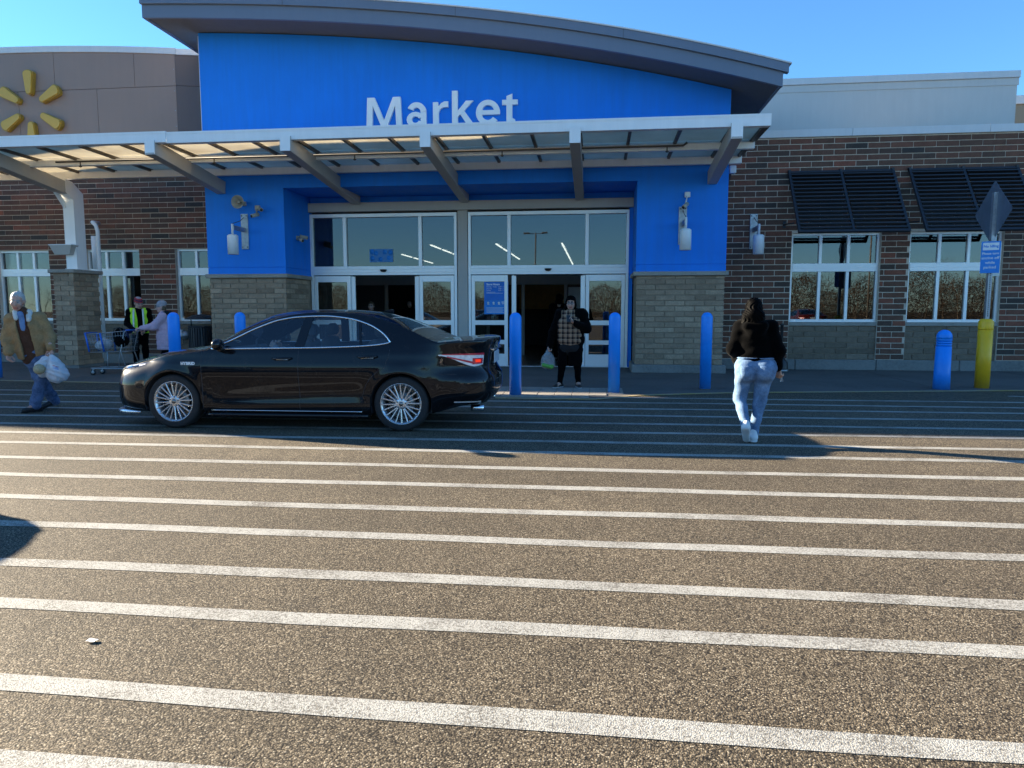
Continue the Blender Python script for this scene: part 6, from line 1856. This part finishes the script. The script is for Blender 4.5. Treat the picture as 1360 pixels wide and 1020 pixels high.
# ---- three people inside the doors
def inside(label, loc, h, skin, top, hairm, hp, face=(0.05, -1, -.05), w=1.0, beard=False):
    J = stand(h, w)
    t, R = person(label, loc, J, face=face, skin=skin, coarse=.02, hands=[(J['wrL'], (0, -.2, -1), (.7, -.3, 0), dict(curl=.6, side=1)), (J['wrR'], (0, -.2, -1), (-.7, -.3, 0), dict(curl=.6, side=-1))])
    dress(t, J, top, M['black_cloth'], M['shoe_black'], w=w)
    hairdo(t, R, J['head'], hairm, hp, cut=lambda X: np.where(X[..., 1] < -.03, .07 - X[..., 2] - .2 * np.abs(X[..., 0]), -.3 - X[..., 2]))
short = [('e', (0, .018, .048), (.083, .103, .092)), ('e', (0, .05, .0), (.083, .07, .07))]
longh = short + [('e', (-.07, .04, -.08), (.04, .06, .13)), ('e', (.07, .04, -.08), (.04, .06, .13))]
inside('boy with short brown hair standing just inside the left doors', (-6.30, 19.55, 0), 1.69, (.56, .36, .29), M['black_cloth'], M['hair_brown'], short)
inside('dark-haired woman in dark clothes further inside the left doors', (-5.62, 21.2, 0), 1.78, (.42, .25, .19), M['black_cloth'], M['hair_black'], longh)
J = stand(1.92, 1.15)
t, R = person('tall figure in dark hooded coat behind the woman with the phone', (-1.02, 20.4, 0), J, face=(.6, .8, 0), coarse=.02, skin=(.35, .22, .17))
dress(t, J, M['black_cloth'], M['black_cloth'], M['shoe_black'], w=1.2, tr_=.19, sl_=.09)
hairdo(t, R, J['head'], M['black_cloth'], [('e', (0, .03, .03), (.105, .115, .12)), ('e', (0, .07, -.09), (.12, .09, .08))], name='hood', cut=lambda X: np.where((X[..., 1] < -.02) & (np.abs(X[..., 0]) < .07) & (X[..., 2] < .08), 1, -1))

# ---- the driver
J = dict(pel=(.10, 0, .50), chest=(.20, 0, .86), neck=(.22, 0, 1.06), head=(.19, -.01, 1.175), shL=(.18, .17, 1.00), shR=(.18, -.17, 1.00), elL=(-.02, .20, .80), wrL=(-.22, .12, .97), elR=(-.02, -.20, .82), wrR=(-.20, -.12, 1.0),
         hipL=(.08, .09, .48), hipR=(.08, -.09, .48), knL=(-.38, .10, .55), anL=(-.52, .10, .28), knR=(-.38, -.10, .55), anR=(-.56, -.10, .28), toeL=(-1, 0, 0), toeR=(-1, 0, 0))
dcar = Matrix.Rotation(CAR_YAW, 4, 'Z') @ Vector((-.08, -.38, 0))
t, R = person('driver in pale top at the wheel of the black saloon', (car.location.x + dcar.x, car.location.y + dcar.y, 0), J, face=(-1, -.1, 0), coarse=.016, skin=(.5, .32, .26), hands=[(J['wrL'], (-.7, -.3, .5), (0, -1, 0), dict(curl=.7, side=1)), (J['wrR'], (-.7, .3, .5), (0, 1, 0), dict(curl=.7, side=-1))])
garment(t, 'top', M['grey_knit'], [('c', J['pel'], J['chest'], .15, .15, (.85, 1.1, 1)), ('c', J['shL'], J['shR'], .07, .07)] + sleeves(J, .068, .058, .045), amp=.004)
garment(t, 'trousers', M['black_cloth'], [('c', J['pel'], (.06, 0, .48), .13, .13, (1, 1.1, 1))] + trousers(J, .08, .06, .05), amp=.003)
hairdo(t, R, J['head'], M['hair_brown'], longh, cut=lambda X: np.where(X[..., 1] < -.03, .07 - X[..., 2], -.3 - X[..., 2]))
# ------------------------------------------------------------------ bags and the cart
def bag_mesh(name, mat, parent, prims, h=.008, amp=.011, seed=0, f=1.0, k=.04):
    g = Sdf(k)
    for p in prims:
        if p[0] == 'e': g.ell(p[1], p[2])
        else: g.cap(p[1], p[2], p[3], p[4], p[5] if len(p) > 5 else None)
    def post(X, D):
        x, y, z = X[..., 0], X[..., 1], X[..., 2]
        fold = np.sin(42 * x + 18 * np.sin(6 * z + seed) + seed) * np.clip(.6 - 0 * z, 0, 1) + .6 * np.sin(37 * y - 25 * x + 9 * z + 2 * seed) + .5 * np.sin(70 * x + 15 * z)
        return D + amp * .55 * fold
    V, Q, _ = g.mesh(h, post)
    return np_obj(name, [(V, Q, None)], mat, parent)
mh = man_hand
b1 = thing('plastic_bag', 'full white plastic bag with printed label in the hand of the man in tan', 'bag', (mh.x, mh.y, mh.z), math.radians(38))
bag_mesh('bag', M['bag_white'], b1, [('c', (.0, 0, .02), (.03, -.02, -.10), .022, .075), ('e', (.05, -.03, -.23), (.135, .10, .17)), ('e', (.09, -.02, -.28), (.12, .09, .10))], seed=1)
pr = MB()
pr.grid([[(-.02 + .028 * i, -.128 - .004 * math.sin(i * 1.4) + .010 * abs(i - 2.5), -.10 - .012 * i - .022 * j) for j in range(5)] for i in range(6)], True)
pr.build('printed_label', M['sign_white'], b1)
for k in range(3): MB().grid([[(.0 + .03 * i, -.132 - .004 * math.sin(i * 1.4) + .010 * abs(i - 2.0), -.122 - .012 * i - .018 * k - .008 * j) for j in range(2)] for i in range(5 - k % 2)], True).build('print_bar', M['red_knit'] if k == 0 else M['sign_blue'], b1)
b2 = thing('plastic_bag', 'crumpled pale plastic bag behind the printed one in the same hand', 'bag', (mh.x, mh.y, mh.z), math.radians(38))
bag_mesh('bag', M['bag_white'], b2, [('c', (-.01, .02, .02), (-.08, .04, -.08), .02, .06), ('e', (-.10, .05, -.19), (.10, .09, .13)), ('c', (-.08, .04, -.08), (-.17, .05, -.15), .05, .05)], seed=4)
mel = thing('melon', 'round tan netted melon showing through the side of the bags', 'fruit', (mh.x - .075, mh.y - .145, mh.z - .185))
MB().lathe([(.075 * math.sin(a), -.075 * math.cos(a)) for a in [math.pi * k / 10 for k in range(11)]], 18).build('rind', plain('melon_rind', (.38, .31, .18), .7, 0, .25, 40, .4, 120), mel)
b3 = thing('plastic_bag', 'grey plastic bag with green pack hanging from the phone woman', 'bag', (dl[0] - .42, dl[1] - .06, .70))
bag_mesh('bag', M['bag_grey'], b3, [('c', (.0, 0, .05), (0, -.01, -.06), .018, .07), ('e', (0, -.01, -.19), (.135, .10, .15)), ('e', (0, -.01, -.26), (.13, .10, .07))], seed=7)
bag_mesh('green_pack', plain('green_print', (.10, .34, .06), .5), b3, [('c', (-.07, -.075, -.255), (.07, -.075, -.285), .045, .045)], amp=.003)

ct = thing('shopping_cart', 'steel wire shopping cart with blue plastic corner posts between worker and lilac coat', 'shopping cart', (-10.85, 14.95, 0), math.radians(4))
M['cart_blue'] = plain('cart_blue_plastic', (.02, .14, .55), .4)
def wirebox():
    m = MB(); r = .0045
    A = lambda x, y, z: (x, y, z)
    # basket: narrow end at -x, tapering
    def P(u, v, w):   # u along, v across -1..1, w height 0..1
        x = -.52 + u * .92; hw = (.20 + .09 * u) * (.82 + .18 * w); z0 = .52 + .02 * u; z1 = .92 + .08 * u
        return (x + (.06 * (1 - w) if u < .5 else -.0), v * hw, z0 + (z1 - z0) * w)
    for w in (0, .2, .4, .6, .8, 1):
        rr = r * (1.7 if w in (0, 1) else 1)
        for v in (-1, 1): m.tube([P(0, v, w), P(1, v, w)], rr, 5)
        for u in (0, 1): m.tube([P(u, -1, w), P(u, 1, w)], rr, 5)
    for k in range(15):
        for v in (-1, 1): m.tube([P(k / 14, v, 0), P(k / 14, v, 1)], r * .8, 4)
        m.tube([P(k / 14, -1, 0), P(k / 14, 1, 0)], r * .8, 4)
    for k in range(1, 9):
        v = -1 + k / 4.5
        for u in (0, 1): m.tube([P(u, v, 0), P(u, v, 1)], r * .8, 4)
    return m
wirebox().build('wire_basket', M['galv'], ct, kind='stuff')
for (x, y) in ((-.53, -.20), (-.53, .20), (-.16, -.245), (-.16, .245)):
    MB().tube([(x + .05, y * .84, .53), (x, y * 1.02, .96)], .02, 8).build('corner_post', M['cart_blue'], ct)
MB().tube([(-.53, -.2, .955), (-.53, .2, .955)], .014, 8).build('front_bumper', M['cart_blue'], ct)
MB().tube([(.46, -.28, 1.02), (.46, .28, 1.02)], .017, 10).build('handle', M['cart_blue'], ct)
fr = MB()
for s in (-1, 1):
    fr.tube([(.46, s * .27, 1.02), (.40, s * .27, .96), (.30, s * .26, .55), (.42, s * .27, .16)], .012, 6)
    fr.tube([(.42, s * .27, .16), (-.46, s * .17, .16)], .014, 6); fr.tube([(-.05, s * .21, .16), (-.02, s * .23, .54)], .010, 6)
fr.tube([(-.46, -.17, .16), (-.46, .17, .16)], .014, 6); fr.tube([(.42, -.27, .16), (.42, .27, .16)], .012, 6)
for k in range(5): fr.tube([(-.4 + .18 * k, -.2, .16), (-.4 + .18 * k, .2, .16)], .005, 4)
fr.build('frame', M['galv'], ct)
wm = MB().lathe([(.062, -.014), (.066, 0), (.062, .014)], 18, 'y').mesh('wheel', True); wm.materials.append(M['black_plastic'])
hm = MB().lathe([(.036, -.016), (.036, .016)], 12, 'y').mesh('hub', True); hm.materials.append(M['galv'])
for (x, y) in ((-.42, -.17), (-.42, .17), (.40, -.25), (.40, .25)):
    w = link('wheel', wm, None, ct); w.location = (x, y, .066); link('hub', hm, None, w)
    f = MB(); 
    for s in (-1, 1): f.beam((x, y + s * .022, .066), (x + .02, y + s * .02, .155), .022, .003, up=(0, 1, 0))
    f.box(x - .01, x + .05, y - .022, y + .022, .145, .155); f.build('caster_fork', M['galv'], ct)
cx_, cy_ = -10.85, 14.95
g1 = thing('plastic_bag', 'white plastic shopping bag in the wire basket of the cart', 'bag', (cx_ - .18, cy_ - .06, .70))
bag_mesh('bag', M['bag_white'], g1, [('e', (-.04, 0, -.03), (.17, .14, .12)), ('e', (.08, -.03, .02), (.12, .11, .10)), ('c', (-.05, 0, .05), (-.02, .02, .13), .05, .02)], seed=2, amp=.014)
g2 = thing('handbag', 'big black soft handbag bulging over the child seat of the cart', 'handbag', (cx_ + .22, cy_ - .06, .86))
bag_mesh('bag', M['black_cloth'], g2, [('e', (.0, -.02, .0), (.16, .15, .16)), ('e', (.08, -.10, -.08), (.17, .12, .14)), ('e', (-.03, .02, .12), (.10, .10, .09))], seed=3, amp=.008)
MB().tube([(-.12, -.1, .05), (-.05, -.14, .20), (.06, -.12, .22), (.12, -.1, .06)], .012, 6).build('strap', M['black_plastic'], g2)
g3 = thing('folded_jacket', 'dark blue cloth folded over the handle side of the cart', 'cloth', (cx_ + .30, cy_ + .02, .98))
bag_mesh('cloth', M['navy_knit'], g3, [('e', (0, 0, 0), (.12, .14, .06)), ('c', (.06, -.1, 0), (.10, -.12, -.16), .04, .05)], seed=5, amp=.006)

# ------------------------------------------------------------------ the car park behind the camera (seen in glass and paint)
cols = [('car_silver', 'silver car waiting left of the photograph, its shadow reaching the crossing', (-8.42, 4.42), 3.1),
        ('car_red', 'red car parked nose-in across the lane, nearest the tree row', (14.0, -13.5), 1.57),
        ('car_white', 'white car parked beside the red one across the lane', (9.5, -13.3), -1.57),
        ('car_silver', 'silver car parked third along the row across the lane', (4.5, -13.6), 1.57),
        ('car_red', 'dark red car parked on its own across the lane to the left', (-8.0, -13.4), 1.57),
        ('car_white', 'white car parked far left across the lane', (-14.5, -13.5), -1.57)]
def strip_copy(o, parent=None):
    c = o.copy(); COL.objects.link(c)
    if parent: c.parent = parent
    return c
for mname, lab, (x, y), rz_ in cols:
    root = car.copy(); COL.objects.link(root); root.name = 'parked_car'
    root['label'] = lab; root['group'] = 'saloon cars in the car park and lane'
    root.location = (x, y, 0); root.rotation_euler = (0, 0, rz_)
    def cp_(o, par):
        if o.name.split('.')[0] in ('badge', 'brake_light', 'exhaust_tip'): return
        c = o.copy(); COL.objects.link(c); c.parent = par
        if o.type == 'MESH' and o.data.materials and o.data.materials[0] == M['car_black']:
            c.data = paint_cache.setdefault((o.data.name, mname), None) or o.data
            if paint_cache[(o.data.name, mname)] is None:
                me = o.data.copy(); me.materials.clear(); me.materials.append(M[mname]); paint_cache[(o.data.name, mname)] = me; c.data = me
        for ch in list(o.children): cp_(ch, c)
    if 'paint_cache' not in globals(): paint_cache = {}
    for ch in list(car.children): cp_(ch, root)
car['group'] = 'saloon cars in the car park and lane'
for (x, y, h, lab) in ((24, -30, 9.5, 'tall car park lamp post near the tree row'), (-6, -34, 9.0, 'tall car park lamp post in the middle of the car park'), (6.5, -48, 9.5, 'car park lamp post furthest from the store'), (-30, -30, 9.0, 'tall car park lamp post far left')):
    t = thing('lamp_post', lab, 'lamp post', (x, y, 0), 0, 'lamp posts of the car park')
    MB().lathe([(.3, 0), (.3, .7), (0, .7)], 16).build('base', M['concrete'], t)
    MB().lathe([(.09, .7), (.06, h), (0, h)], 12).build('pole', M['bronze'], t)
    for s in (-1, 1):
        MB().box(min(s * .1, s * .9), max(s * .1, s * .9), -.03, .03, h - .12, h - .06).build('arm', M['bronze'], t)
        MB().box(min(s * .6, s * 1.2), max(s * .6, s * 1.2), -.2, .2, h - .1, h + .02, .02).build('head', M['bronze'], t)
# row of bare winter trees: too many twigs to count
rng = np.random.default_rng(5)
V, F = [], []
def blade(a, b, w):
    d = b - a; s = np.cross(d, rng.normal(size=3)); s = s / (np.linalg.norm(s) + 1e-9) * w
    i = len(V); V.extend([a - s, a + s, b + s * .4, b - s * .4]); F.append((i, i + 1, i + 2, i + 3))
    s2 = np.cross(d, s); s2 = s2 / (np.linalg.norm(s2) + 1e-9) * w
    i = len(V); V.extend([a - s2, a + s2, b + s2 * .4, b - s2 * .4]); F.append((i, i + 1, i + 2, i + 3))
def grow(p, d, L, w, lev):
    q = p + d * L; blade(p, q, w)
    if lev == 0: return
    for _ in range(2 if lev > 2 else 3):
        t_ = rng.uniform(.45, 1.0); nd = d + rng.normal(size=3) * .55 + np.array([0, 0, .15]); nd /= np.linalg.norm(nd)
        grow(p + d * L * t_, nd, L * rng.uniform(.55, .75), w * .55, lev - 1)
for k in range(150):
    far_ = k % 2
    x = -110 + 220 * (k + rng.uniform(-.8, .8)) / 150
    near = x > 8
    y = -44 - rng.uniform(0, 16) if near else -80 - rng.uniform(0, 25)
    hh = rng.uniform(2.6, 3.6)
    grow(np.array([x, y, 0.0]), np.array([rng.normal() * .06, 0, 1.0]), hh, .075, 5)
me = bpy.data.meshes.new('tree_row'); me.from_pydata([tuple(map(float, v)) for v in V], [], F)
link('tree_row', me, plain('bare_twigs', (.085, .06, .04), .9, 0, .3, .2), None, kind='stuff')
V, F = [], []
def blade1(a, d, w):
    s = np.array([w, 0, 0]) if abs(d[2]) > abs(d[0]) else np.array([0, 0, w])
    i = len(V); V.extend([a - s, a + s, a + d]); F.append((i, i + 1, i + 2))
for k in range(150000):
    x = rng.uniform(-115, 115); near = x > 8
    y = (-60 if near else -106) + rng.normal() * 2.5
    hmax = 5.4 + .9 * math.sin(x * .35) + .8 * math.sin(x * .93 + 1)
    z = rng.uniform(0, 1) ** 1.25 * max(.6, hmax); p = np.array([x, y, z])
    d = rng.normal(size=3) * np.array([.8, .5, 1.0]) * .7
    blade1(p, d * .7, .03)
me = bpy.data.meshes.new('undergrowth'); me.from_pydata([tuple(map(float, v)) for v in V], [], F)
link('undergrowth', me, plain('scrub', (.06, .042, .026), .95, 0, .45, .3), None, kind='stuff')
